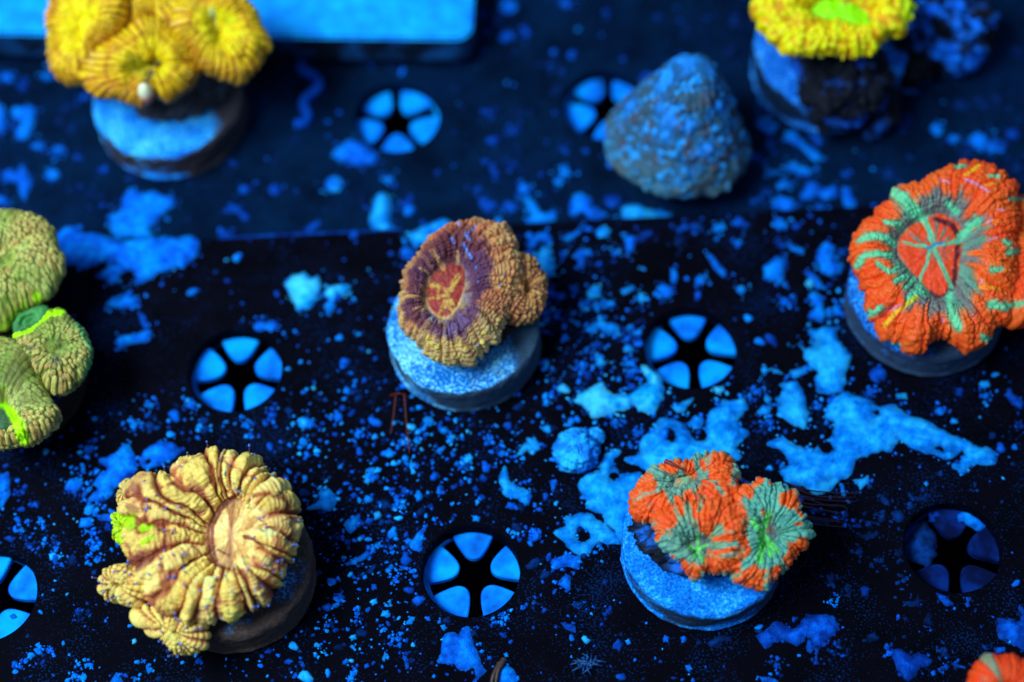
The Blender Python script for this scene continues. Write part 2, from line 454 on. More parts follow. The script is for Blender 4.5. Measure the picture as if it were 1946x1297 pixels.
# ------------------------------------------------------------------ blue coralline crusts on the panels
def sdist(X, Y, poly):
    P = np.asarray(poly); Q = np.roll(P, -1, 0)
    D = np.full(X.shape, 1e9); ins = np.zeros(X.shape, bool)
    for (ax, ay), (bx, by) in zip(P, Q):
        ex, ey = bx-ax, by-ay
        t = np.clip(((X-ax)*ex + (Y-ay)*ey)/(ex*ex+ey*ey+1e-12), 0, 1)
        D = np.minimum(D, np.hypot(X-ax-t*ex, Y-ay-t*ey))
        c = ((ay > Y) != (by > Y)) & (X < (bx-ax)*(Y-ay)/(by-ay+1e-12)+ax)
        ins ^= c
    return np.where(ins, D, -D)
def blob_mesh(poly, holes, z, h, cell, seed, rough=0.07, freq=3.2):
    poly = np.asarray(poly)
    lo, hi = poly.min(0)-0.15, poly.max(0)+0.15
    xs = np.arange(lo[0], hi[0], cell); ys = np.arange(lo[1], hi[1], cell)
    X, Y = np.meshgrid(xs, ys, indexing='ij')
    F = sdist(X, Y, poly)
    for (hx, hy, r) in holes: F = np.minimum(F, np.hypot(X-hx, Y-hy)-r)
    F = F + rough*1.25*fbm(X*freq, Y*freq, 0, seed, 5, 0.68) + rough*0.16
    if rough > 0.05: F = np.minimum(F, 0.30*(0.50-fbm(X*2.0, Y*2.0, 5, seed+40, 4, .6)))
    for _ in range(0): pass
    Z = z + h*ss(-0.01, 0.13, F)*(0.8+0.7*fbm(X*4, Y*4, 1, seed+3)) + 0.026*fbm(X*11, Y*16, 2, seed+9)*ss(0, .1, F)
    ids = {}; V = []; faces = []
    def corner(i, j):
        k = (i, j)
        if k not in ids: ids[k] = len(V); V.append((X[i, j], Y[i, j], Z[i, j]))
        return ids[k]
    def cross(i, j, a, b):
        k = (min((i, j), (a, b)), max((i, j), (a, b)))
        if k not in ids:
            t = F[i, j]/(F[i, j]-F[a, b])
            ids[k] = len(V); V.append((X[i, j]+(X[a, b]-X[i, j])*t, Y[i, j]+(Y[a, b]-Y[i, j])*t, z-0.003))
        return ids[k]
    act = (F > 0)
    any_ = act[:-1, :-1] | act[1:, :-1] | act[:-1, 1:] | act[1:, 1:]
    for i, j in zip(*np.nonzero(any_)):
        cs = [(i, j), (i+1, j), (i+1, j+1), (i, j+1)]
        pg = []
        for q in range(4):
            a, b = cs[q], cs[(q+1) % 4]
            if act[a]: pg.append(corner(*a))
            if act[a] != act[b]: pg.append(cross(*a, *b))
        if len(pg) > 2: faces.append(pg)
    if not faces: return None
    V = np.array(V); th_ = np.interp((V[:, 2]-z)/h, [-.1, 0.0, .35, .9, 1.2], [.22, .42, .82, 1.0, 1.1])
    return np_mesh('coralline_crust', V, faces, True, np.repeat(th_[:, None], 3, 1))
n_crust = [0]; EDGES = []
def crust(pts, tone='m', back=None, h=0.07, holes=(), z=None, cell=None, rough=0.085, name='coralline_crust', parent=None):
    if back is None: back = sum(p[1] for p in pts)/len(pts) < 441-0.05*(pts[0][0]-700)
    zz = z if z is not None else (ZB if back else 0.0)
    P = np.array([at(a, b, zz)[:2] for a, b in pts])
    H = [(*at(a, b, zz)[:2], r) for a, b, r in holes]
    ext = np.ptp(P, 0).max()
    if cell is None: cell = 0.042 if back else max(0.022, min(0.032, ext/14))
    rough = min(rough, ext*0.09)
    n_crust[0] += 1
    EDGES.append((P, back, tone, z))
    me = blob_mesh(P, H, zz, min(h, ext*0.22), cell, n_crust[0], rough, min(9, 2.2/max(ext, 0.25)+2.4))
    if me is None: return
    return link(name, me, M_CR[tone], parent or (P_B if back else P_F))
def circ(x, y, r, n=10): return [(x+r*math.cos(q*2*math.pi/n), y+0.87*r*math.sin(q*2*math.pi/n)) for q in range(n)]
def cs(ox, oy, sc, items):
    for it in items:
        tone, pts = it[0], it[1]
        kw = it[2] if len(it) > 2 else {}
        if 'holes' in kw: kw['holes'] = [(ox+a/sc, oy+b/sc, r) for a, b, r in kw['holes']]
        if isinstance(pts, tuple): pts = circ(*pts)
        crust(crop(ox, oy, sc, pts), tone, **kw)
cs(0, 320, 2.594, [
 ('m', [(550,230),(610,170),(640,100),(700,130),(760,110),(850,140),(870,180),(820,210),(780,240),(770,300),(740,345),(600,340),(560,310)], dict(back=True)),
 ('m', [(270,330),(330,290),(400,280),(390,320),(480,335),(560,360),(680,352),(980,352),(970,420),(920,490),(860,490),(790,520),(700,570),(620,545),(560,565),(470,540),(500,500),(580,470),(520,450),(420,490),(330,470),(300,410)], dict(back=False)),
 ('w', [(1400,570),(1450,530),(1500,520),(1530,545),(1570,530),(1590,580),(1560,650),(1530,700),(1470,700),(1430,640)]),
 ('w', [(1590,630),(1620,580),(1690,570),(1730,580),(1700,630),(1640,655)]),
 ('b', (1622,685,30)), ('m', [(520,670),(560,630),(590,650),(620,610),(680,640),(670,690),(610,690),(560,690)]),
 ('m', [(570,860),(580,830),(640,820),(700,800),(745,800),(740,850),(640,870),(590,890)]), ('d', [(685,720),(710,720),(740,790),(710,800)]),
 ('d', [(1090,220),(1140,175),(1210,200),(1235,250),(1200,265),(1150,215)]), ('d', [(1070,290),(1160,320),(1150,362),(1090,360)], dict(back=True)),
 ('m', (1642,80,42)), ('d', (1205,105,30)), ('d', (1355,105,34)), ('d', [(1480,300),(1540,270),(1580,250),(1580,285),(1510,325)]), ('m', (260,33,34)), ('m', (1280,780,34)), ('m', (1338,775,32)),
 ('b', (1500,1255,36)), ('m', (740,1170,22)), ('m', (1210,1260,18)), ('b', [(960,1290),(985,1240),(1020,1230),(1010,1280)]), ('m', (945,1165,22)), ('k', (740,1270,26)),
])
cs(600, 100, 3.243, [
 ('b', [(340,950),(380,880),(430,875),(465,930),(460,1010),(480,1080),(520,1140),(500,1190),(450,1200),(400,1160),(380,1090),(330,1030)], dict(back=True, h=.12)),
 ('b', [(550,1110),(640,1080),(700,1060),(780,1020),(850,1040),(800,1100),(720,1150),(640,1190),(590,1180),(560,1140)]),
 ('m', [(100,620),(150,590),(200,540),(300,560),(380,640),(370,690),(260,710),(200,680),(130,660)]),
 ('b', [(60,800),(100,765),(160,770),(150,840),(100,865)]), ('m', [(410,780),(450,750),(490,780),(450,830)]),
 ('d', [(520,940),(580,870),(610,900),(580,960),(600,1010),(570,1010)]),
 ('m', [(1270,900),(1330,890),(1370,960),(1420,990),(1480,960),(1490,1030),(1400,1070),(1290,1040),(1330,1000)]),
 ('m', [(1580,900),(1640,860),(1700,900),(1700,960),(1800,1000),(1740,1040),(1640,1020),(1560,1000)]),
 ('d', [(1000,890),(1050,880),(1120,950),(1060,1000),(1010,950)]), ('d', (1200,950,45)), ('m', (1285,838,42)), ('d', (1108,745,30)), ('d', (1195,690,32)), ('d', (1000,840,28)), ('m', (1490,795,30)), ('m', (1530,735,32)),
 ('m', [(1880,990),(1946,940),(1946,1040),(1900,1060)]), ('d', (1830,915,52)), ('m', [(1090,1040),(1130,1000),(1160,1030),(1130,1060)]), ('m', (560,1240,44)), ('d', (235,1120,34)), ('d', (1060,365,28)), ('d', (1225,480,34)),
])
cs(1000, 380, 3.892, [
 ('b', [(690,130),(720,50),(800,30),(900,70),(1080,100),(1060,140),(900,150),(760,160)]),
 ('b', [(80,370),(130,330),(190,380),(225,500),(180,570),(130,590),(60,500)]), ('m', [(20,300),(70,240),(160,230),(200,300),(180,340),(110,300),(60,350),(10,380)]),
 ('b', [(440,680),(510,620),(550,660),(545,730),(450,740)]), ('m', [(960,660),(1010,620),(1080,640),(1100,690),(1030,740)]), ('m', [(1070,520),(1110,500),(1120,570),(1100,630),(1070,610)]),
 ('b', [(460,940),(550,870),(590,920),(680,910),(690,990),(600,1000),(540,950),(480,1000)]), ('m', [(1760,500),(1850,410),(1930,460),(1920,550),(1880,620),(1760,580)]),
 ('m', [(1330,400),(1380,410),(1430,480),(1490,540),(1450,560),(1390,510)]), ('b', [(700,670),(790,630),(815,660),(720,705)]), ('b', (850,735,32)), ('m', (1285,598,42)), ('b', (1590,662,38)), ('m', (1560,325,32)), ('m', (1415,212,38)),
 ('b', [(510,230),(560,195),(635,220),(600,275),(530,280)]), ('m', [(250,280),(330,250),(410,200),(410,250),(300,310)]), ('m', [(330,420),(400,360),(480,370),(480,410),(430,430),(430,500),(390,500),(380,450)]), ('b', [(625,400),(690,355),(710,380),(650,425)]), ('m', [(740,270),(800,260),(820,300),(780,390),(730,390)]),
 ('b', (430,785,34)), ('m', (520,770,30)), ('m', (610,770,30)), ('m', [(480,1060),(560,1050),(570,1090),(490,1095)]), ('b', [(500,1120),(530,1120),(590,1210),(560,1230),(510,1190)]), ('m', [(310,880),(410,900),(410,930),(340,910)]), ('m', (1910,755,34)), ('m', [(1890,620),(1946,640),(1946,680)]),
 ('d', [(120,640),(170,640),(220,690),(300,690),(280,730),(180,730)]), ('m', (150,840,30)), ('d', (225,860,30)), ('d', (880,262,34)), ('k', (1125,310,32)), ('d', (1170,205,34)), ('d', (1250,195,34)), ('d', (1575,165,44)), ('k', [(1450,90),(1550,90),(1540,120),(1450,120)]),
 ('b', (825,985,28)), ('m', (755,1020,28)), ('m', (440,1115,26)), ('m', (415,1230,26)), ('m', (755,1210,26)),
])
cs(1400, 240, 6.487, [
 ('m', [(560,180),(620,60),(740,50),(770,130),(880,230),(980,300),(1060,400),(960,460),(860,350),(740,240)]), ('d', [(860,30),(960,50),(1060,150),(1060,270),(980,280),(960,150)]),
 ('m', [(360,560),(500,480),(640,470),(720,400),(780,490),(950,530),(930,610),(800,600),(640,540),(420,610)]),
 ('m', [(440,1000),(500,830),(560,860),(700,900),(740,1000),(640,1120),(580,1130),(560,1040)], dict(back=True)),
 ('m', [(790,870),(860,720),(940,670),(1060,740),(1100,790),(1200,700),(1250,760),(1230,880),(1080,910),(1000,860),(900,930)], dict(back=True)),
 ('m', [(1300,760),(1400,760),(1450,930),(1550,1090),(1550,1170),(1380,1100),(1320,930)], dict(back=True)), ('m', (580,715,68)), ('m', (1030,1015,68)), ('d', (1350,600,64)), ('m', [(280,0),(500,0),(470,90),(390,100)]), ('d', (420,245,60)), ('d', (355,810,60)), ('d', (210,935,60)), ('m', (520,1225,60), dict(back=False)), ('d', (720,1235,52), dict(back=False)), ('d', (245,395,60)),
])
cs(1150, 350, 3.243, [
 ('m', [(1300,440),(1360,340),(1420,380),(1420,470),(1480,500),(1450,560),(1380,570),(1330,540)]), ('m', [(1220,540),(1270,540),(1340,610),(1360,650),(1300,640)]),
 ('m', [(1240,690),(1290,650),(1330,700),(1340,760),(1360,790),(1330,850),(1250,820),(1290,760)]), ('m', [(1120,370),(1170,385),(1230,400),(1220,435),(1150,410)]), ('m', (1425,770,28)), ('d', (1080,370,28)), ('d', (1455,420,28)), ('m', (1075,250,28)),
 ('w', [(0,880),(50,850),(90,870),(90,930),(30,920)]), ('m', (200,918,24)), ('d', (145,945,22)), ('m', (145,1105,20)), ('d', (155,1170,24)),
])
cs(1400, 560, 2.947, [
 ('b', [(300,280),(400,250),(350,190),(440,200),(480,190),(560,190),(570,270),(630,350),(600,450),(590,540),(450,570),(430,480),(450,430),(380,360),(400,290)]),
 ('b', [(140,430),(200,410),(260,440),(280,490),(340,480),(380,560),(400,680),(380,750),(300,730),(230,680),(240,620),(160,600),(150,520)]), ('b', [(290,430),(400,400),(400,440),(320,470)]),
 ('b', [(520,580),(620,540),(700,560),(760,630),(800,640),(880,610),(950,670),(1080,720),(1190,780),(1280,830),(1400,870),(1460,900),(1440,940),(1340,950),(1260,1000),(1200,980),(1140,910),(1040,880),(960,840),(900,790),(880,890),(780,890),(680,930),(640,1000),(540,1050),(490,1110),(440,1120),(400,1070),(280,1050),(250,980),(300,950),(260,870),(180,840),(240,810),(340,860),(420,860),(520,790),(540,700),(490,700),(510,620)], dict(holes=[(780,655,.06),(500,855,.07)])),
 ('b', [(890,555),(950,550),(960,590),(900,585)]), ('b', [(660,1040),(740,1010),(740,1060),(690,1100)]), ('m', (1140,650,32)), ('m', (1395,568,22)), ('m', (750,545,28)), ('d', (790,450,50)), ('d', [(1500,560),(1530,520),(1550,560),(1609,600),(1600,650),(1550,620)]), ('m', (455,625,26)), ('b', [(105,660),(150,620),(200,630),(180,670),(130,680)]), ('m', (185,715,26)), ('m', (110,545,22)), ('m', (270,40,28)), ('m', (560,82,26)), ('d', (1580,730,24)),
])
cs(1000, 680, 3.242, [
 ('w', [(265,270),(320,210),(400,190),(460,165),(530,210),(620,220),(660,180),(760,150),(700,50),(760,80),(840,140),(850,200),(860,260),(780,350),(720,340),(660,290),(600,330),(500,360),(420,380),(330,310)]),
 ('b', [(690,560),(720,500),(800,450),(830,390),(900,375),(980,400),(1040,470),(1110,520),(1120,420),(1150,330),(1220,260),(1340,250),(1360,310),(1300,380),(1270,400),(1350,460),(1340,520),(1310,570),(1340,610),(1200,650),(1000,680),(800,700),(760,690),(690,640),(620,620),(720,600)], dict(holes=[(885,475,.09),(1075,480,.12)])),
 ('b', [(320,790),(350,730),(450,700),(480,640),(520,570),(580,580),(530,640),(560,690),(650,715),(700,710),(720,760),(660,840),(640,960),(630,1100),(590,1140),(540,1060),(460,970),(390,930),(400,870)], dict(holes=[(540,735,.04)])),
 ('b', [(175,1080),(240,1040),(230,980),(340,940),(440,1000),(540,1050),(590,1150),(480,1150),(440,1130),(380,1220),(250,1170),(230,1110)], dict(holes=[(345,1105,.08)])),
 ('m', [(150,1240),(240,1210),(330,1220),(320,1297),(160,1297)]), ('b', [(890,300),(960,280),(1030,250),(980,330),(930,340)]), ('b', [(1000,400),(1040,350),(1100,380),(1080,440),(1030,440)]), ('w', [(1150,180),(1220,170),(1230,210),(1170,230)]),
 ('w', [(175,180),(230,160),(275,200),(260,225),(200,205)]), ('b', (275,392,28)), ('m', (685,468,30)), ('b', [(85,440),(120,400),(170,440),(140,470)]), ('m', [(140,760),(180,745),(185,790),(160,840)]), ('b', [(0,490),(60,510),(90,540),(60,580),(10,570)]), ('m', [(30,1080),(80,1060),(70,1110)]), ('b', [(430,0),(490,30),(440,60)]), ('b', (350,58,24)), ('m', [(620,530),(660,530),(665,560),(630,560)]), ('d', (1440,440,24)), ('d', [(60,920),(100,935),(100,960)]), ('m', [(0,830),(35,850),(20,910),(0,920)]), ('m', (550,395,26)), ('m', (645,100,24)), ('m', [(455,1130),(475,1180),(440,1200)]), ('d', (1380,250,22)),
])
cs(560, 780, 2.508, [
 ('m', [(715,1070),(790,1060),(820,1035),(850,1080),(880,1140),(900,1220),(920,1250),(850,1310),(850,1230),(800,1240),(760,1210),(690,1195),(690,1130)]), ('m', [(960,1230),(1010,1210),(1060,1260),(1060,1310),(970,1310)]),
 ('b', [(975,340),(1000,270),(1020,340),(1060,370),(1130,390),(1130,420),(1100,460),(1060,420),(1000,400)]), ('b', [(60,470),(120,430),(120,390),(160,380),(205,420),(170,480),(110,470)]), ('m', [(225,540),(270,510),(310,490),(320,530),(270,590),(240,570)]),
 ('m', [(230,730),(300,700),(350,660),(365,690),(320,720),(240,740)]), ('m', [(545,640),(600,570),(630,515),(635,555),(605,620),(600,680),(560,660)]), ('b', [(330,340),(345,280),(385,275),(370,330),(350,360)]), ('b', [(525,1020),(550,980),(580,985),(560,1020)]),
 ('b', [(1060,210),(1080,170),(1120,140),(1170,170),(1170,190),(1110,190),(1080,215)]), ('m', [(1250,830),(1290,770),(1320,790),(1310,860),(1280,850)]), ('d', [(1265,1010),(1340,1020),(1340,1060),(1290,1045)]), ('m', [(425,770),(450,735),(475,745),(450,780)]), ('m', [(495,740),(545,745),(545,765),(510,760)]), ('m', [(280,800),(330,765),(340,785)]),
 ('b', (635,52,30)), ('b', (750,135,24)), ('b', (512,153,20)), ('b', (585,145,20)), ('b', [(665,205),(700,175),(720,165),(710,195)]), ('b', [(810,295),(830,235),(850,240),(840,290)]), ('m', (790,272,14)), ('b', (555,265,22)), ('m', (985,205,22)), ('m', (930,130,20)), ('m', (310,105,18)), ('m', (205,30,24)), ('m', (40,152,24)), ('m', (485,415,18)), ('b', (512,458,18)), ('m', (485,460,14)), ('m', (395,645,20)), ('m', (460,655,16)), ('b', [(440,910),(455,900),(468,935),(455,945)]), ('m', (210,900,20)), ('m', (300,970,16)), ('m', (430,1045,16)), ('m', (493,1090,20)), ('b', [(410,1195),(430,1150),(445,1165),(430,1200)]), ('m', [(515,1165),(535,1170),(545,1230),(530,1235)]), ('b', (138,1150,12)), ('d', [(15,1195),(40,1195),(55,1225),(35,1230)]), ('m', (160,1025,14)), ('m', (285,1255,14)), ('m', [(250,1270),(270,1290),(255,1300)]), ('m', (480,810,14)), ('b', (1045,580,18)), ('m', (1150,580,22)), ('b', (690,388,16)), ('m', [(245,1030),(262,1035),(255,1050)]), ('d', (205,605,14)), ('m', (575,790,14)), ('m', [(1215,730),(1270,690),(1290,720),(1240,750)]), ('m', (1330,725,28)), ('d', (1480,970,14)), ('m', (940,1000,8)), ('m', (990,975,12)), ('d', (1355,935,16)), ('d', (1140,915,12)),
])
cs(1300, 880, 3.012, [
 ('d', [(420,970),(500,930),(560,910),(630,950),(700,870),(760,850),(850,880),(890,950),(860,980),(790,1010),(760,1050),(740,1000),(700,990),(640,1040),(560,1030),(470,1040)]),
 ('d', [(1180,1060),(1240,1070),(1300,1110),(1340,1080),(1420,1130),(1400,1170),(1350,1170),(1330,1220),(1280,1250),(1220,1180),(1190,1120)]), ('d', [(1780,880),(1860,890),(1910,900),(1920,820),(1986,860),(2000,1000),(1960,1090),(1900,1040),(1840,1020),(1800,1020)]),
 ('m', [(430,1220),(500,1225),(540,1256),(440,1256)]), ('k', [(1180,280),(1240,265),(1270,310),(1240,350),(1190,320)]), ('d', [(945,355),(1000,345),(1020,370),(960,375)]), ('k', [(1000,400),(1060,410),(1120,390),(1110,420),(1060,440),(1010,430)]), ('k', [(735,320),(850,330),(850,352),(750,348)]),
 ('k', [(1300,400),(1380,340),(1440,400),(1440,520),(1400,590),(1300,570),(1260,480)], dict(z=zi+.003, h=.03)), ('d', [(1400,290),(1440,255),(1480,290),(1480,340),(1400,340)], dict(z=zi+.003, h=.03)), ('m', [(1540,290),(1640,250),(1690,280),(1740,370),(1680,400),(1600,340),(1560,350)], dict(z=zi+.003, h=.03)),
 ('k', [(1240,800),(1320,790),(1340,740),(1355,800),(1370,830),(1300,825)]), ('d', [(1440,740),(1500,760),(1550,810),(1500,830),(1470,790)]), ('k', [(130,1030),(200,990),(280,990),(270,1020),(220,1010),(200,1055),(150,1060)]), ('d', [(750,1060),(770,1070),(765,1140),(740,1140)]), ('d', (530,1160,24)), ('d', [(1365,930),(1420,935),(1420,950),(1380,945)]), ('d', (1625,785,18)), ('d', (1500,1170,22)), ('d', [(1530,1145),(1620,1165),(1610,1180),(1550,1170)]), ('k', (1230,515,28)), ('k', (1260,670,18)), ('k', [(1290,195),(1410,185),(1400,210),(1340,220)]), ('k', [(1110,170),(1180,215),(1180,250),(1130,230)]), ('k', [(1605,160),(1665,140),(1650,160)]), ('m', (845,785,16)), ('k', (935,735,14)), ('k', (1060,345,24)), ('k', (1130,560,20)), ('k', (1000,510,26)), ('d', (905,310,22)), ('d', [(710,265),(760,260),(780,285),(720,285)]), ('m', [(880,120),(910,110),(930,190),(910,200)]), ('d', (880,1050,16)), ('k', [(890,1100),(950,1080),(940,1110)]), ('k', (840,660,26)), ('d', [(1770,1060),(1840,1050),(1850,1080),(1790,1090)]), ('k', (1300,245,18)), ('k', (1130,325,22)), ('k', (1480,1070,20)),
])
cs(0, 800, 2.61, [
 ('m', [(410,370),(470,310),(490,260),(540,240),(470,180),(570,170),(630,100),(670,150),(690,210),(660,270),(600,320),(540,380),(480,410),(420,400)]), ('m', [(690,210),(720,150),(783,100),(860,110),(900,150),(860,190),(780,230),(720,250)], dict(holes=[(735,200,.04)])), ('m', [(315,340),(340,290),(390,270),(410,310),(370,370)]), ('b', [(410,460),(430,415),(470,415),(470,450),(440,475)]), ('m', [(470,470),(570,460),(570,510),(500,490)]), ('m', [(535,1310),(580,1240),(620,1310)]), ('m', [(0,260),(50,250),(40,330),(50,370),(0,440)]), ('m', [(700,1180),(720,1190),(755,1240),(735,1255)]), ('d', (440,140,30)), ('d', [(435,270),(470,230),(490,230),(470,275)]), ('m', (665,18,20)), ('m', [(85,540),(105,525),(135,545),(110,570)]), ('d', [(10,580),(40,570),(80,580),(60,605)]), ('b', (283,675,18)), ('m', (465,632,22)), ('m', (455,555,18)), ('m', (480,690,20)), ('d', (160,415,18)), ('m', (205,497,16)), ('d', (105,352,16)), ('m', [(135,1170),(165,1145),(170,1170),(150,1190)]), ('m', (240,1135,16)), ('m', (105,1220,14)), ('m', (370,1265,18)), ('m', (410,1275,22)), ('d', (390,945,20)), ('m', [(660,1297),(665,1265),(690,1285)]), ('m', (430,1212,14)), ('d', (190,640,12)), ('d', (137,612,18)), ('d', (275,605,14)), ('m', [(45,965),(70,955),(90,975),(60,985)], dict(z=zi+.004, h=.02)), ('m', [(395,210),(420,210),(425,260),(400,270)]),
])
cs(0, 0, 3.243, [
 ('m', [(60,660),(120,650),(210,660),(200,740),(190,820),(130,870),(110,840),(140,760),(70,720)]), ('m', [(0,1080),(60,1040),(100,1070),(130,1020),(160,1060),(200,1130),(150,1230),(110,1190),(100,1130),(20,1130)]), ('m', [(190,880),(280,870),(270,930),(190,920)]), ('m', (360,925,34)), ('m', (325,1080,30)), ('d', (640,1045,30)), ('m', (290,470,36)), ('d', (520,605,32)), ('m', (40,480,40)), ('m', [(-30,640),(20,660),(40,740),(20,850),(-20,950)]), ('d', (490,972,28)), ('d', (140,525,40)), ('k', (80,350,40)), ('k', [(330,760),(400,650),(450,600),(430,680),(380,770)]), ('k', (440,805,30)), ('m', (10,1235,36)), ('k', [(410,1160),(560,1190),(700,1200),(620,1220),(440,1190)]), ('k', [(770,1050),(820,1060),(850,1130),(820,1140)]),
])
cs(500, 0, 3.243, [
 ('m', (1512,42,52)), ('k', [(1370,80),(1420,50),(1480,80),(1500,130),(1450,180),(1390,170)]), ('d', (1345,90,34)), ('d', [(1440,230),(1520,180),(1560,230),(1480,270)]), ('d', [(1580,160),(1620,150),(1655,220),(1610,240)]), ('k', [(1340,220),(1390,220),(1390,340),(1340,330)]), ('k', [(1440,310),(1520,340),(1550,280),(1565,330),(1500,370)]), ('d', (1865,20,40)), ('d', (1385,692,26)), ('k', (1460,700,26)), ('k', (1575,705,34)), ('d', [(1520,820),(1560,770),(1590,790),(1550,840)]), ('d', (1850,915,26)), ('k', (1530,930,30)), ('k', (185,880,30)), ('k', (1205,390,36)), ('k', (800,390,34)), ('d', [(590,350),(650,350),(700,400),(660,420)]), ('k', (1775,405,30)),
])
# dim spots round the rear right
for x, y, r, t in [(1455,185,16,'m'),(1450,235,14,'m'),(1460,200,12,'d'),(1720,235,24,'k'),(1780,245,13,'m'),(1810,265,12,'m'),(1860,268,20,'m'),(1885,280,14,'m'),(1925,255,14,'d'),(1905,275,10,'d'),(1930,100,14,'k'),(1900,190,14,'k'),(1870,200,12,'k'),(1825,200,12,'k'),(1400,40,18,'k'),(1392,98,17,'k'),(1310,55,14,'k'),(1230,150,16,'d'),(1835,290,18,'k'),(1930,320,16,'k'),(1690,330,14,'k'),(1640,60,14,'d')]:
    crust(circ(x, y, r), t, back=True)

crust([(415,451),(560,443),(700,438),(765,434),(765,438),(700,442),(560,448),(415,456)], 'd', back=False, h=.02, rough=.01)  # thin strip standing in for light caught along the panel's rear edge
# worm tube on the rear panel
wt = [at(*p, ZB+0.05) for p in crop(500, 0, 3.243, [(235,395),(245,440),(300,462),(342,515),(315,560),(265,610),(250,660),(275,715),(245,760),(195,765)])]
V, F = tube_verts(spline(wt, 40), 0.075, 8)
link('worm_tube', np_mesh('worm_tube', V, F, True, np.ones((len(V), 3))), M_CR['d'], P_B)

# small specks: each a low pebble-like dome
def speck_mesh(sd):
    r = np.random.default_rng(sd); n = 9
    t = np.linspace(0, 2*np.pi, n, endpoint=False)
    R = 1 + 0.22*r.standard_normal(n).clip(-1.2, 1.6)
    ex = r.uniform(0.75, 1.5)
    rings = [(1.0, -0.02), (0.72, 0.34), (0.3, 0.52)]
    V = [(q*R[k]*np.cos(t[k])*ex, q*R[k]*np.sin(t[k]), z*(0.7+0.6*r.random())) for q, z in rings for k in range(n)] + [(0, 0, 0.55)]
    F = [(i*n+k, i*n+(k+1) % n, (i+1)*n+(k+1) % n, (i+1)*n+k) for i in range(2) for k in range(n)] + [(2*n+k, 2*n+(k+1) % n, 3*n) for k in range(n)]
    return V, F
SP = [speck_mesh(100+i) for i in range(10)]
# plug and hole positions to keep clear
keep_f = [(*h, HR+0.05) for h in front_holes+front_plug_holes]
keep_b = [(*h, HR+0.05) for h in back_holes]
def density(x, y):                                       # x, y in photograph pixels; how thick the spots lie
    d = 0.20
    d += 1.0*math.exp(-((x-760)/260)**2-((y-900)/190)**2)
    d += 0.6*math.exp(-((x-520)/230)**2-((y-790)/70)**2)
    d += 0.7*math.exp(-((x-1120)/110)**2-((y-600)/140)**2)
    d += 0.45*math.exp(-((x-1040)/160)**2-((y-760)/90)**2)
    d += 0.30*math.exp(-((x-650)/200)**2-((y-1180)/110)**2)
    d += 0.25*math.exp(-((x-80)/130)**2-((y-980)/120)**2)
    d -= 0.30*math.exp(-((x-260)/130)**2-((y-640)/130)**2)
    d -= 0.25*math.exp(-((x-1320)/160)**2-((y-500)/90)**2)
    d -= 0.18*math.exp(-((x-1600)/260)**2-((y-1130)/190)**2)
    if y < 441-0.05*(x-700): d *= 0.62
    return max(d, 0.03)
tones = {}
rs = random.Random(11)
count = 0
while count < 2600:
    x, y = rs.uniform(-60, 2010), rs.uniform(-40, 1350)
    if rs.random() > density(x, y): continue
    back = y < 441-0.05*(x-700)
    p = at(x, y, ZB if back else 0)
    if any((p[0]-a)**2+(p[1]-b)**2 < r*r for a, b, r in (keep_b if back else keep_f)): continue
    if not back and p[1] > seam-0.04 or back and p[1] < seam+0.06: continue
    q = rs.random()
    size = 0.012+0.034*q**2.5+(0.03*rs.random() if q > 0.93 else 0)
    if back: size *= 1.25
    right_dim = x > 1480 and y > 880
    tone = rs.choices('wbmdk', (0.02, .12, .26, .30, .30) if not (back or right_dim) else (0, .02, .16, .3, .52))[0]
    tones.setdefault((back, tone), []).append((p[0], p[1], size, rs.uniform(0, 6.28), rs.randrange(10)))
    count += 1
for P, back, tone, z in EDGES:
    if z is not None: continue
    Q = np.roll(P, -1, 0)
    for a, b in zip(P, Q):
        for _ in range(rs.randrange(1, 3+int(np.hypot(*(b-a))*9))):
            t = rs.random(); p = a+(b-a)*t+np.array([rs.gauss(0, .055), rs.gauss(0, .055)])
            if any((p[0]-u)**2+(p[1]-v)**2 < r*r for u, v, r in (keep_b if back else keep_f)): continue
            if not back and p[1] > seam-0.03 or back and p[1] < seam+0.05: continue
            tones.setdefault((back, rs.choice([tone, tone, 'd', 'm'] if tone in 'wbm' else [tone, 'k'])), []).append((p[0], p[1], .010+.022*rs.random()**2, rs.uniform(0, 6.28), rs.randrange(10)))
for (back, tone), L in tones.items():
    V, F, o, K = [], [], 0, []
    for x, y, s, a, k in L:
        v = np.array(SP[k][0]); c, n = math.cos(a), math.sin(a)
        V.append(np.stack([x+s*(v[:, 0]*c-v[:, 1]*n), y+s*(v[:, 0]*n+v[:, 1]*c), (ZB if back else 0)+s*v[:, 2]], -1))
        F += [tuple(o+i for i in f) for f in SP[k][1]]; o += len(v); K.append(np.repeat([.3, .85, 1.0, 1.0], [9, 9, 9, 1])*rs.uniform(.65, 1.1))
    props(link('crust_specks', np_mesh('crust_specks', np.concatenate(V), F, True, np.repeat(np.concatenate(K)[:, None], 3, 1)), M_CR[tone], P_B if back else P_F), kind='stuff')

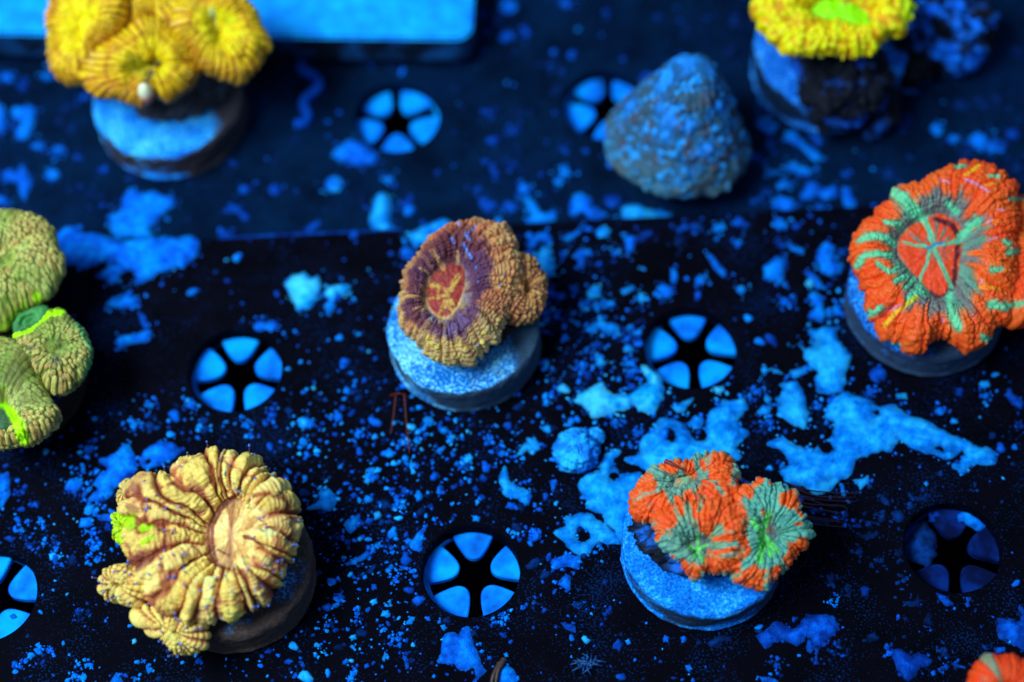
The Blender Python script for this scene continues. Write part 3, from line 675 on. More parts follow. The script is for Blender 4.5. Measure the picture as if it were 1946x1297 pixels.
# ------------------------------------------------------------------ frag plugs
def plug(parent, x, y, ztop, r, mat, zbot, seed):
    c = at(x, y, ztop)
    h = ztop-zbot
    pr = [(0.46, -h-0.75), (0.48, -h-0.05), (r*0.955, -h+0.004), (r*0.975, -h*0.8), (r*0.99, -h*0.4), (r, -0.09), (r*0.985, -0.03), (r*0.95, 0), (r*0.86, -0.002), (r*0.7, -0.012), (r*0.4, -0.012), (0.01, -0.012)]
    pr = spline(pr, 48)
    V, F = lathe(pr, c, 150, 0.02, seed, 0.028)
    link('frag_plug', np_mesh('frag_plug', V, F), mat, parent)
    return c
def rock(parent, C, radii, seed, colf, name='rock_base', nt=90, nr=46, amp=0.22, freq=2.2):
    th = np.linspace(0, 2*np.pi, nt, endpoint=False); ph = np.linspace(0.02, np.pi-0.02, nr)
    PH_, TH = np.meshgrid(ph, th, indexing='ij')
    d = np.stack([np.sin(PH_)*np.cos(TH), np.sin(PH_)*np.sin(TH), np.cos(PH_)], -1)
    f = freq
    n = fbm(d[..., 0]*f, d[..., 1]*f, d[..., 2]*f, seed, 5, 0.55)
    w = np.abs(fbm(d[..., 0]*f*2.2, d[..., 1]*f*2.2, d[..., 2]*f*2.2, seed+31, 3))
    R = 1+amp*n*1.6-amp*0.8*(1-ss(0, 0.22, w))
    V = (d*R[..., None]*np.asarray(radii)).reshape(-1, 3)+np.asarray(C)
    i, j = np.meshgrid(np.arange(nr-1), np.arange(nt), indexing='ij')
    F = np.stack([i*nt+j, (i+1)*nt+j, (i+1)*nt+(j+1) % nt, i*nt+(j+1) % nt], -1).reshape(-1, 4)
    n2 = fbm(V[:, 0]*3.2, V[:, 1]*3.2, V[:, 2]*3.2, seed+77, 4, 0.6)
    col = alb(colf(V, n2, n.ravel()))
    return link(name, np_mesh(name, V, F, True, col), M_ROCKC, parent)

# ------------------------------------------------------------------ coral polyps
def frame_n(tx=0.0, ty=0.3):                              # tx leans the face to the right, ty leans it towards the viewer's side
    n = np.array([tx, -ty, 1.0]); return n/np.linalg.norm(n)
def polar(P, m, th):
    d = P-m; a = np.arctan2(d[:, 1], d[:, 0]) % (2*np.pi); r = np.hypot(d[:, 0], d[:, 1])
    o = np.argsort(a); a, r = a[o], r[o]
    return np.interp(th, np.concatenate([a-2*np.pi, a, a+2*np.pi]), np.tile(r, 3))
def polyp(parent, colf, cpx, z, n, mouth, outline, mouth_out=None, rm=0.25, hm=0.0, hc=0.3, rc=0.6, hs=0.5, skirt=0.45, N=36, ra=0.05, rp=0.5,
          bm=18, ba=0.03, br=1, mode='ridge', cs_=0.06, lump=0.0, lm=2, nt=480, nr=120, ns=26, seed=1, und=0.04, dome=0.03, jit=0.5, warp=0.25,
          mouth_ridge=0.0, name='polyp', split=True, r_in=None, bead_from=0.15, skcol=(40, 28, 30), tent=None, sharp=1.0, wb=0.0, ws=0.05, edge=0.0):
    C = at(*cpx, z)
    e1 = np.array(CR) - n*np.dot(CR, n); e1 /= np.linalg.norm(e1)
    e2 = np.cross(n, e1)
    loc = lambda p: np.array([np.dot(on_plane(*p, C, n)-C, e1), np.dot(on_plane(*p, C, n)-C, e2)])
    m = loc(mouth)
    O = spline(np.array([loc(p) for p in outline]), 400, True)
    th = np.linspace(0, 2*np.pi, nt, endpoint=False)
    R = polar(O, m, th)
    k = np.ones(5)/5; R = np.convolve(np.concatenate([R[-2:], R, R[:2]]), k, 'valid')
    R = np.maximum(R-(ra*.75+wb*.55+ba*.4+lump*.15+edge*.1), R*.6)        # leave room for the relief that grows outwards
    if mouth_out is not None: Rm = polar(spline(np.array([loc(p) for p in mouth_out]), 200, True), m, th)
    else: Rm = R*rm
    r_ = np.concatenate([np.linspace(0.0, 1, nr)**0.92, np.full(ns, 1.0)])
    s_ = np.concatenate([np.zeros(nr), np.linspace(0, 1, ns+1)[1:]])
    r, T = np.meshgrid(r_, th, indexing='ij'); s = np.repeat(s_[:, None], nt, 1)
    rho = np.where(r < rm, Rm*r/rm, Rm+(R-Rm)*(r-rm)/(1-rm))
    rho = rho*(1-skirt*s**1.4)
    x, y = m[0]+rho*np.cos(T), m[1]+rho*np.sin(T)
    hcr = hc*(1+0.25*fbm(np.cos(T)*1.4, np.sin(T)*1.4, 0, seed+5))
    t = np.clip((r-rm)/(rc-rm), 0, 1)
    h = np.where(r < rm, hm+dome*(1-(r/rm)**2), hm+(hcr-hm)*(t*t*(3-2*t))**0.8)
    h = np.where(r > rc, hcr*np.sqrt(np.clip(1-((r-rc)/(1-rc))**2, 0, 1)), h)
    h = h - hs*s + und*fbm(x*2.2, y*2.2, 0, seed+8, 3)*ss(0, 0.3, r)*(1-s)
    P = C + x[..., None]*e1 + y[..., None]*e2 + h[..., None]*n
    # skirt sinks straight down to the plug
    P[..., 2] -= (0.35*s**2)*hs
    du = np.roll(P, -1, 1)-np.roll(P, 1, 1); dv = np.gradient(P, axis=0)
    nn = np.cross(dv, du); nn /= np.linalg.norm(nn, axis=-1, keepdims=True)+1e-9
    mid = nn[nr//2].mean(0)
    if np.dot(mid, n) < 0: nn = -nn
    nn[0] = n
    # ridges (septa) of uneven width
    q = np.random.default_rng(seed)
    wd = 1+jit*(q.random(N)-0.5)*1.6
    bnd = np.concatenate([[0], np.cumsum(wd)])/wd.sum()*2*np.pi
    Tw = (T + warp*(2*np.pi/N)*fbm(x*3, y*3, 0, seed+3, 3)*2) % (2*np.pi)
    u = np.interp(Tw, bnd, np.arange(N+1)); rid = np.floor(u).astype(int) % N; f = u-np.floor(u)
    ridge = np.sqrt(np.clip(1-np.abs(2*f-1)**2.2, 0, 1))**sharp
    rr = q.random(N)[rid]; rr2 = q.random(N)[rid]
    arc = r + s*0.4
    if mode == 'ridge':
        ff = (f*br); w = arc*bm + rr2*7 + np.floor(ff)*0.5
        jx = _h(rid, np.floor(w), np.floor(ff), seed)-0.5
        bx = (ff-np.floor(ff)-0.5-0.22*jx)/0.55; by = (w-np.floor(w)-0.5)/0.52
        bead = np.sqrt(np.clip(1-bx*bx-by*by, 0, 1)); brand = _h(rid, np.floor(w), np.floor(ff)+5, seed)
    else:
        sc = np.hypot(x-m[0], y-m[1])
        F1, brand = worley(x/cs_, (y-h*0.8)/cs_, seed, 0.75)
        bead = np.sqrt(np.clip(1-(F1/0.58)**2, 0, 1))*np.clip(.7+1.3*fbm(x*2.4, y*2.4, 0, seed+12, 3), .1, 1.4)
    lu = 0
    if lump:
        wl = arc*lm+rr*3+0.15*noise3(x*6, y*6, 0, seed+4)
        fl_ = wl-np.floor(wl)
        lu = np.sqrt(np.clip(1-np.abs(2*fl_-1)**2.4, 0, 1))*(0.55+0.45*_h(rid, np.floor(wl), rid*0, seed+2))
    body = ss(rm*0.9, rm+bead_from+0.1, r)
    fade = (1-ss(0.05, 0.8, s))
    if wb:
        F3, wid = worley3(P[..., 0]/ws, P[..., 1]/ws, P[..., 2]/ws, seed+90, 0.85)
        wd3 = np.sqrt(np.clip(1-(F3/0.62)**2, 0, 1))
    else: wd3, wid = bead, brand
    amp = 0.7+0.6*rr
    d = ra*(rp+(1-rp)*r)*body*ridge*amp*fade
    if lump: d = d + lump*body*lu*(ridge**1.5)*fade
    d = d + ba*ss(rm+bead_from*0.4, rm+bead_from+0.12, r)*bead*(0.6+0.6*brand)*(0.45+0.55*ridge if mode == 'ridge' else 1)*fade
    d = d + mouth_ridge*(1-body)*fbm(np.cos(T)*5+x*6, np.sin(T)*5+y*6, r*4, seed+70, 3)*ss(0, rm*0.5, r)*1.6
    if wb: d = d + wb*wd3*(0.35+0.9*wid)*(0.4*ss(0, .06, r)+0.6*ss(rm, rm+bead_from+0.15, r))*fade
    if edge: d = d + edge*fbm(np.cos(T)*7+rid*.0, np.sin(T)*7, r*1.5, seed+33, 3)*ss(0.5, 0.9, r)*fade
    d = d + 0.018*fbm(x*9, y*9, h*9, seed+21, 3)*ss(0.0, 0.1, r)
    P = P + nn*d[..., None]
    vv_ = P-CC; zz_ = vv_@_f; ppx = PW/2+FP*(vv_@CR)/zz_; ppy = PH/2-FP*(vv_@CU)/zz_
    nz = fbm(x*3.0, y*3.0, 0, seed+50, 4); nf = fbm(x*14, y*14, h*14, seed+60, 3)
    deg = np.degrees(T)
    c = colf(dict(r=r, s=s, deg=deg, u=u, f=f, rid=rid, rr=rr, rr2=rr2, ridge=ridge, bead=bead, br=brand, nz=nz, nf=nf, lu=lu, px=ppx, py=ppy, wd=wd3, wid=wid, x=x-m[0], y=y-m[1], rm=rm, h=h))
    c = mix(c, np.asarray(skcol)*np.ones(3), ss(0.03, 0.35, s))*(1+0.16*nf+0.10*nz)[..., None]
    c = alb(c)
    V = P.reshape(-1, 3); cc = c.reshape(-1, 3)
    i, j = np.meshgrid(np.arange(nr+ns-1), np.arange(nt), indexing='ij')
    F = np.stack([i*nt+j, (i+1)*nt+j, (i+1)*nt+(j+1) % nt, i*nt+(j+1) % nt], -1)
    # colour/position of the pole
    V[:nt] = V[:nt].mean(0)
    ki = int(np.searchsorted(r_[:nr], rm)) if split else 0
    o = link(name, np_mesh(name, V[ki*nt:], F[ki:].reshape(-1, 4)-ki*nt, True, cc[ki*nt:]), M_FLESH, parent)
    if split and ki > 0:
        me = np_mesh('mouth', V[:(ki+1)*nt], F[:ki].reshape(-1, 4), True, cc[:(ki+1)*nt])
        mo = link('mouth', me, M_FLESH, parent)
        mo.parent = o; mo.matrix_parent_inverse = Matrix.Identity(4)
    if tent:
        cnt, rmin, rmax, ln = tent
        VV, FF, ofs = [], [], 0
        for _ in range(cnt):
            a = q.integers(nt); b = int(np.searchsorted(r_[:nr], q.uniform(rmin, rmax)))
            p = P[b, a]; dr = nn[b, a]*0.8+np.array([0, 0, 0.5])+q.standard_normal(3)*0.45; dr /= np.linalg.norm(dr)
            L = ln*q.uniform(0.4, 1.2)
            bend = q.standard_normal(3)*0.25
            pts = [p-dr*0.02] + [p+dr*L*t_+bend*L*t_*t_ for t_ in (0.3, 0.6, 0.85, 0.92, 1.0, 1.06)]
            v, f_ = tube_verts(pts, [.011, .009, .0075, .0075, .014, .014, .004], 6)
            VV.append(v); FF.append(f_+ofs); ofs += len(v)
        cl = []
        for v in VV:
            t_ = np.repeat(np.arange(7), 6)
            cl.append(alb(mix(np.array([60, 50, 70]), np.array([70, 120, 235]), (t_ >= 4)*1.0)))
        to = link('tentacles', np_mesh('tentacles', np.concatenate(VV), np.concatenate(FF), True, np.concatenate(cl)), M_FLESH, parent)
        to['kind'] = 'stuff'; to.parent = o; to.matrix_parent_inverse = Matrix.Identity(4)
    return o
def ang(deg, c, w):                                       # soft window in angle
    d = np.abs((deg-c+180) % 360-180); return 1-ss(w*0.6, w*1.25, d)
A3 = np.array
def stroke(k, o, pts, w, grow=1.0):                                 # a mark of its own shape on the skin: distance to a traced line
    P = crop(*o, pts); w = w*grow/o[2]
    x = k['px']+k['nz']*w*1.0+k['nf']*w*.5; y = k['py']+k['nf']*w*.9
    if len(P) == 1: d = np.hypot(x-P[0][0], y-P[0][1])
    else:
        d = np.full(x.shape, 1e9)
        for (ax, ay), (bx, by) in zip(P, P[1:]):
            ex, ey = bx-ax, by-ay
            t = np.clip(((x-ax)*ex+(y-ay)*ey)/(ex*ex+ey*ey+1e-9), 0, 1)
            d = np.minimum(d, np.hypot(x-ax-t*ex, y-ay-t*ey))
    return 1-ss(.55, 1.35, d/(w*(1+.25*k['nf'])))
def marks(k, c, o, col, items, a=.92, grow=1.0):
    m = np.zeros(c.shape[:-1])
    for pts, w in items: m = np.maximum(m, stroke(k, o, pts, w, grow))
    return mix(c, col, m*a)

# ---- 1 central purple and rust coral
def col_c1(k):
    r, deg, rr, rr2, nz, nf, bead, ridge = (k[q] for q in ('r', 'deg', 'rr', 'rr2', 'nz', 'nf', 'bead', 'ridge'))
    c = np.ones(r.shape+(3,))*A3([148, 120, 82])
    right = ang(deg, 15, 62); bot = ang(deg, 285, 50); top = ang(deg, 95, 38); left = ang(deg, 180, 62)
    c = mix(c, [148, 98, 70], right*0.65); c = mix(c, [148, 138, 94], bot); c = mix(c, [150, 82, 52], top*0.8); c = mix(c, [150, 108, 72], left*0.6)
    c = mix(c, [170, 152, 92], (ss(0.45, 0.75, rr)*0.7)*(1-0.5*top))
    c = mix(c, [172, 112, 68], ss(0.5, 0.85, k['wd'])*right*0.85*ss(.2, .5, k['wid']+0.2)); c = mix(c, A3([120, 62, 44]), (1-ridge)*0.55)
    c = mix(c, [176, 174, 78], bot*ss(0.70, 0.85, k['wid'])*ss(.55, .8, r)*0.8)
    lim = 0.65+0.05*nz+0.06*(rr-0.5)+0.13*top+0.14*left-0.02*right+0.02*bot
    pur = ss(0.20, 0.30, r)*(1-ss(lim-0.09, lim+0.09, r+.1*nf))*(1-0.85*ss(0.55, 0.75, rr2)*(left+0.5*bot))*ss(-.75, -.2, nz+.35*nf+.5*(1-left))
    c = mix(c, mix(A3([76, 46, 82]), A3([88, 50, 62]), ss(-.2, .5, nz)+0.4*top), pur*0.95)
    c = mix(c, [98, 92, 140], bot*ss(.3, .4, r)*(1-ss(.55, .7, r))*0.6*ss(-.1, .4, nf+rr-.4))
    c = mix(c, [176, 158, 112], ss(.86, .98, r)*.45)
    ring = (1-ss(0.30, 0.44, r+0.26*(rr-.5)-.06*ang(deg, 240, 70)))*ss(k['rm']*.9, k['rm']+.02, r)
    c = mix(c, mix(A3([150, 140, 92]), A3([112, 116, 136]), ss(.4, .7, rr2)), ring*0.8*ss(-.5, .1, nz+.3*nf+.1))
    mo = 1-ss(k['rm']-0.015, k['rm']+0.015, r)
    mcol = mix(A3([148, 62, 42]), A3([128, 46, 38]), ss(-.3, .3, nf))
    mcol = marks(k, mcol, O1, [166, 158, 64], [([(385,495),(430,520),(470,550)], 26), ([(530,455),(500,510),(470,550)], 19), ([(352,572),(420,572),(460,560)], 15), ([(462,560),(445,640),(425,700)], 17), ([(470,565),(490,620),(500,660)], 24)], .8*ss(-.55, .05, nf+.5*k['wd']-.25))
    mcol = mix(mcol, [104, 34, 36], (1-ss(.1, .5, k['wd']))*.5)
    c = mix(c, mcol, mo)
    c = mix(c, [206, 200, 130], np.exp(-((r-k['rm'])/0.018)**2)*0.6*ss(-.3, .3, nz+ang(deg, 240, 80)-.3))
    # blue line of film from the rim to the mouth
    c = marks(k, c, O1, [80, 130, 235], [([(530,140),(555,185),(560,270),(600,335),(630,400)], 8), ([(575,205),(600,225)], 17), ([(590,195),(630,155)], 7), ([(500,240)], 17), ([(640,480)], 7), ([(770,500)], 8), ([(420,435)], 9), ([(360,655)], 12), ([(625,850)], 15), ([(800,440)], 6), ([(660,250)], 8), ([(350,630)], 6)], .85*ss(-.25, .05, nf))
    c = marks(k, c, O1, [186, 160, 96], [([(300,400),(350,430)], 8), ([(375,300),(400,350),(430,400)], 16), ([(520,310),(515,370)], 13), ([(270,640),(340,620)], 9)], .7)
    c = marks(k, c, O1, [80, 36, 40], [([(450,220),(460,300),(470,360)], 30), ([(620,280),(680,260)], 22)], .7)
    return c
O1 = (700, 380, 3.0875)
def col_c1b(k):
    c = mix(A3([104, 60, 46]), A3([142, 112, 68]), ss(.3, .8, k['rr']))
    c = mix(c, [92, 44, 52], 1-ss(.3, .9, k['ridge']+.3*k['nz'])); c = mix(c, [184, 150, 76], ss(.6, .9, k['bead'])*.6)
    return c
o0 = (700, 380, 3.0875)
P1 = thing('coral_frag', at(881, 620, 0), 'small purple and rust coral with an oval red mouth, on the centre plug', 'coral', 'corals on the rack')
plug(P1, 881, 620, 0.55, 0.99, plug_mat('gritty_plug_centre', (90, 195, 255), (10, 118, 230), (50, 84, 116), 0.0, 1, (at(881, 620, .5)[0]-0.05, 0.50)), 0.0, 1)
rock(P1, at(905, 612, 0.66), (0.5, 0.46, 0.30), 4, lambda V, a, b: mix(A3([34, 26, 30]), A3([60, 48, 44]), ss(-.3, .4, a)), 'coral_skeleton')
out1 = crop(*o0, [(520,130),(620,122),(740,125),(830,175),(870,240),(890,300),(903,400),(905,470),(885,560),(855,640),(805,720),(780,790),(745,860),(690,905),(640,930),(625,975),(560,965),(490,985),(430,955),(370,940),(340,900),(300,870),(260,830),(215,790),(182,720),(192,640),(205,560),(200,480),(205,410),(250,360),(300,310),(350,250),(400,200),(460,150)])
mo1 = crop(*o0, [(500,393),(545,410),(573,455),(570,520),(548,600),(515,670),(470,712),(420,708),(375,672),(348,610),(345,545),(370,480),(425,425)])
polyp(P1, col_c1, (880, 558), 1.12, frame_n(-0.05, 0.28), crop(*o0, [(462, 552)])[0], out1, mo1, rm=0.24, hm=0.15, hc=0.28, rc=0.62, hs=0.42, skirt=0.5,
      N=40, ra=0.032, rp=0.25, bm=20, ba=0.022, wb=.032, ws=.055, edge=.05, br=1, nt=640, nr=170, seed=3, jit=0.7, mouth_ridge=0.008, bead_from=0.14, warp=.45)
polyp(P1, col_c1b, (1000, 560), 0.95, frame_n(0.45, 0.2), crop(*o0, [(905, 545)])[0], crop(*o0, [(860,335),(930,340),(965,370),(1010,430),(1035,520),(1025,610),(990,690),(920,728),(860,730),(800,690),(770,560),(790,420)]),
      rm=0.12, hm=0.1, hc=0.2, rc=0.5, hs=0.5, N=26, ra=0.018, bm=10, ba=0.01, wb=.045, ws=.055, nt=300, nr=70, seed=13, jit=.7, split=False)

# ---- 2 ochre coral, lower left
def col_c2(k):
    r, deg, rr, rr2, nz, nf, ridge, lu, bead = (k[q] for q in ('r', 'deg', 'rr', 'rr2', 'nz', 'nf', 'ridge', 'lu', 'bead'))
    hi = mix(A3([214, 194, 114]), A3([200, 188, 94]), ss(.3, .8, rr2)); hi = mix(hi, [230, 214, 142], ss(.1, .6, nz)*.5)
    v = ss(.38, .72, ridge*(.45+.55*lu)+.2*nf)
    rightb = ang(deg, 350, 70)
    c = mix(mix(A3([128, 68, 46]), A3([152, 100, 60]), ss(-.3, .4, nz)), hi, v)
    c = mix(c, [142, 84, 52], rightb*.45*ss(.5, .8, r)*ss(.2, .5, 1-bead))
    c = mix(c, mix(A3([182, 160, 96]), A3([206, 196, 126]), ss(-.2, .5, nz+.5*np.cos(deg/9))), 1-ss(k['rm'], k['rm']+.10, r))
    c = mix(c, [104, 52, 40], np.exp(-((r-k['rm']-.02)/.03)**2)*.75*ss(-.4, .2, nz+.3*ang(deg, 180, 100)))
    c = mix(c, [112, 56, 42], np.exp(-(k['x']/.035)**2)*(1-ss(.1, .24, r))*.55)
    c = marks(k, c, O2, [104, 52, 40], [([(800,325),(760,350),(700,415),(668,490),(664,600),(682,690),(750,716)], 10), ([(830,545),(880,560),(930,600)], 9), ([(690,610),(740,640)], 6)], .8)
    c = marks(k, c, O2, [226, 214, 150], [([(860,375)], 32), ([(910,430)], 34), ([(955,520)], 36), ([(870,520)], 26), ([(850,690)], 34), ([(960,685)], 28), ([(720,490)], 30)], .75)
    c = marks(k, c, O2, [138, 76, 50], [([(880,330),(950,320),(1020,350)], 13), ([(1000,560),(1030,660),(960,760),(900,800)], 20), ([(990,400),(1080,450)], 8)], .6)
    c = marks(k, c, O2, [150, 222, 10], [([(215,455)], 46), ([(290,505),(335,490)], 18), ([(300,580),(345,545)], 12)], .9)
    c = marks(k, c, O2, [110, 62, 50], [([(250,690),(300,660)], 38), ([(225,390),(260,410)], 20)], .6)
    return c
O2 = (160, 820, 2.7188)
def col_c2b(k):
    c = mix(A3([136, 84, 52]), A3([210, 190, 104]), ss(.3, .8, k['ridge']*.7+.3*k['bead']+.3*k['nz']))
    return mix(c, [196, 190, 76], ss(.6, .9, k['rr'])*.4)
def col_green_bit(k):
    return mix(A3([150, 116, 66]), A3([160, 222, 14]), ss(.3, .8, k['ridge']*.6+k['nz']+.25))
o0 = (160, 820, 2.7188)
P2 = thing('coral_frag', at(437, 1067, 0), 'lumpy cream and ochre coral with brown folds, hiding most of its plug', 'coral', 'corals on the rack')
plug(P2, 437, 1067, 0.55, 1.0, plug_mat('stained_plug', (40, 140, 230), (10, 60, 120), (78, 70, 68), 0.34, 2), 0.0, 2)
rock(P2, at(410, 1070, 0.6), (0.8, 0.7, 0.28), 8, lambda V, a, b: mix(A3([30, 24, 26]), A3([70, 52, 42]), ss(-.3, .4, a)), 'coral_skeleton')
o2_ = [(600,90),(680,90),(740,110),(830,115),(900,150),(960,200),(1050,260),(1060,300),(1112,350),(1120,430),(1132,520),(1095,570),(1085,640),(1060,720),(1015,800),(990,870),(900,915),(830,950),(790,985),(720,1000),(640,1000),(560,1010),(470,990),(380,950),(310,900),(290,820),(250,760),(200,680),(185,600),(180,510),(175,440),(205,310),(260,258),(340,250),(400,240),(440,200),(460,165),(540,130)]
out2 = crop(*o0, [(640+(a-640)*.95, 560+(b-560)*.965) for a, b in o2_])
mo2 = crop(*o0, [(700,420),(750,365),(815,360),(880,410),(910,490),(915,570),(890,640),(840,690),(790,716),(735,715),(690,690),(664,600),(667,500)])
polyp(P2, col_c2, (390, 1020), 1.1, frame_n(-0.02, 0.22), crop(*o0, [(770, 550)])[0], out2, mo2, rm=0.18, hm=0.12, hc=0.34, rc=0.66, hs=0.45, skirt=0.45,
      N=25, ra=0.07, rp=0.4, bm=24, ba=0.026, br=1, lump=0.075, lm=2.6, wb=.035, ws=.06, edge=.06, nt=720, nr=170, seed=5, jit=0.85, warp=.35, bead_from=0.05, mouth_ridge=0.018, dome=0.05, tent=(80, .5, 1.0, .075))
polyp(P2, col_c2b, (225, 1112), 0.85, frame_n(-0.35, 0.3), crop(*o0, [(215, 800)])[0], crop(*o0, [(103,790),(112,740),(150,705),(230,690),(320,730),(360,800),(345,870),(290,905),(190,885),(115,850)]),
      rm=0.1, hm=0.12, hc=0.2, rc=0.5, hs=0.4, N=20, ra=0.05, bm=7, ba=0.03, nt=260, nr=60, seed=25, jit=.8, split=False, tent=(16, .5, 1, .08))
polyp(P2, col_c2b, (330, 1205), 0.72, frame_n(-0.1, 0.5), crop(*o0, [(480, 1030)])[0], crop(*o0, [(240,940),(330,900),(430,930),(560,960),(640,1000),(650,1090),(580,1142),(505,1138),(455,1112),(425,1082),(330,1030)]),
      rm=0.1, hm=0.1, hc=0.16, rc=0.5, hs=0.3, N=26, ra=0.055, bm=8, ba=0.03, nt=320, nr=60, seed=27, jit=.8, split=False, tent=(18, .5, 1, .08))
polyp(P2, col_green_bit, (246, 1005), 1.0, frame_n(-0.5, 0.2), crop(*o0, [(230, 500)])[0], crop(*o0, [(170,450),(215,415),(270,440),(330,490),(340,560),(290,620),(210,600),(178,560)]),
      rm=0.1, hm=0.08, hc=0.14, rc=0.5, hs=0.3, N=12, ra=0.05, bm=5, ba=0.02, nt=180, nr=44, seed=29, jit=.8, split=False)
polyp(P2, col_c2b, (250, 940), 1.0, frame_n(-0.4, 0.1), crop(*o0, [(255, 330)])[0], crop(*o0, [(205,330),(225,280),(270,255),(330,260),(340,330),(310,400),(240,420),(205,390)]),
      rm=0.1, hm=0.08, hc=0.16, rc=0.5, hs=0.3, N=12, ra=0.04, bm=5, ba=0.015, nt=180, nr=44, seed=30, jit=.8, split=False)

# ---- 3 orange and teal coral, lower right
O3 = (1140, 820, 3.243)
ORG = [([(205,390),(260,350),(330,335)], 24), ([(200,450),(280,420),(350,400)], 19), ([(205,500),(260,470),(330,440),(400,410)], 26), ([(230,530),(310,510)], 34), ([(350,490),(430,490),(410,565)], 52), ([(490,420),(510,500)], 22),
       ([(560,400),(570,440)], 28), ([(600,450),(590,520)], 15), ([(640,370),(690,400),(720,420)], 40), ([(410,210),(450,230)], 27), ([(470,198),(490,215)], 14), ([(540,200),(560,270)], 23), ([(625,190),(640,230)], 13), ([(720,175),(770,200),(790,250),(720,250)], 48),
       ([(690,275),(800,290)], 24), ([(300,285),(320,280)], 15), ([(635,310),(670,322)], 13), ([(760,440),(800,470),(840,560)], 58), ([(680,490),(650,580)], 42), ([(740,540),(840,590)], 38), ([(780,350),(840,390)], 33), ([(700,662),(780,640),(860,650)], 15), ([(740,670),(840,640),(890,665)], 20),
       ([(710,752),(800,733),(835,722)], 12), ([(700,805),(760,825),(830,795),(830,840)], 36), ([(720,855)], 28), ([(870,690),(905,690)], 17), ([(890,755),(912,730)], 25), ([(520,830),(550,885)], 28), ([(590,850),(610,885)], 24), ([(640,850),(675,850)], 16), ([(360,640)], 26), ([(450,770)], 11),
       ([(880,340),(920,375)], 28), ([(960,325),(990,290)], 22), ([(1170,400),(1195,440)], 33), ([(1140,430)], 22), ([(1205,570),(1235,572)], 8), ([(1190,722),(1255,690)], 25), ([(1150,795),(1172,750)], 18), ([(860,925),(950,845)], 21), ([(910,965),(1000,900)], 36), ([(985,965)], 26), ([(1058,872),(1092,858)], 21), ([(1012,500)], 12), ([(1060,320)], 11)]
ORG2 = [([(192,400),(188,450),(195,510),(215,540)], 14), ([(230,330),(290,260)], 9), ([(480,190),(560,185)], 9), ([(1205,460),(1245,520)], 9), ([(1268,690),(1220,750),(1165,830)], 12), ([(345,590),(330,600)], 10), ([(860,860),(840,900)], 12), ([(1100,890),(1060,930)], 10)]
TEAL = [([(460,480),(505,565)], 13), ([(545,450),(560,540)], 24), ([(630,450),(620,495)], 11), ([(745,590),(690,645)], 23), ([(665,705),(800,685)], 14), ([(760,772),(845,770)], 8), ([(715,350),(765,380)], 8), ([(820,622)], 11), ([(882,742)], 13), ([(820,890),(870,880)], 12), ([(210,430),(280,395)], 6), ([(300,470),(310,430)], 5), ([(1020,905),(1035,880)], 14)]
LIME_B = [([(600,742),(600,640)], 9), ([(600,742),(548,708)], 12), ([(592,740),(652,703)], 12), ([(608,750),(642,800)], 12), ([(592,752),(572,792)], 9)]
LIME_C = [([(1000,640),(945,555)], 18), ([(1006,620),(1008,545)], 9), ([(1012,630),(1048,508)], 16), ([(1008,660),(985,795)], 21), ([(1030,660),(1085,735)], 18), ([(1020,650),(1050,765)], 15)]
def tri(k, lime, teal):
    nz, nf, wd = k['nz'], k['nf'], k['wd']
    c = mix(A3(teal), A3(teal)*.8, ss(-.2, .4, nf)); c = mix(c, A3([104, 160, 134]), ss(.5, .9, wd)*.5)
    c = mix(c, [88, 104, 108], (1-ss(.18, .42, k['r']+.1*nz))*.75)
    c = marks(k, c, O3, [250, 84, 24], ORG+ORG2, .96, 1.28); c = marks(k, c, O3, [104, 152, 122], TEAL, .95)
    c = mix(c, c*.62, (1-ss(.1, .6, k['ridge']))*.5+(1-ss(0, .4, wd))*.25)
    c = mix(c, [120, 60, 44], ss(.25, .5, nz)*(1-ss(.3, .5, k['r']))*.5)
    return marks(k, c, O3, [84, 204, 92], lime, .85)
def col_3a(k):
    c = tri(k, [], (96, 164, 152)); m = 1-ss(.1, .26, k['r'])
    return mix(c, mix(A3([112, 166, 126]), A3([214, 112, 64]), ss(-.05, .35, k['nz'])), m*.85)
def col_3b(k): return tri(k, LIME_B, (92, 162, 150))
def col_3c(k): return tri(k, LIME_C, (76, 168, 158))
o0 = (1140, 820, 3.243)
P3 = thing('coral_frag', at(1338, 1025, 0), 'orange and teal striped coral of three polyps with lime star mouths', 'coral', 'corals on the rack')
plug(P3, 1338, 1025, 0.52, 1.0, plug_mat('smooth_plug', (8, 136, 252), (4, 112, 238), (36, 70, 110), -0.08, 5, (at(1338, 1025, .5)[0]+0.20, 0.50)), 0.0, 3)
def rk_blue(V, a, b): return mix(A3([8, 16, 30]), A3([16, 92, 200]), ss(.12, .4, a))
rock(P3, at(1350, 1005, 0.62), (0.97, 0.6, 0.28), 15, rk_blue, 'rock_base', 160, 70, 0.2, 2.6)
kw3 = dict(rm=0.2, hm=0.13, rc=0.62, hs=0.4, skirt=.4, ra=0.036, rp=.35, bm=13, ba=0.008, br=2, jit=.8, warp=.6, bead_from=.03, wb=.026, ws=.06, edge=.05)
kw3.update(ra=.05, wb=.03)
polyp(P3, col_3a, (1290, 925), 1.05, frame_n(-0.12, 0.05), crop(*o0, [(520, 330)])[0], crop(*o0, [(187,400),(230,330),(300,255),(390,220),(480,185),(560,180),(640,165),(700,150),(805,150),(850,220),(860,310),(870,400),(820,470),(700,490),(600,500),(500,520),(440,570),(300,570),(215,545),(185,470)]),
      hc=.22, N=30, nt=540, nr=110, seed=41, **kw3)
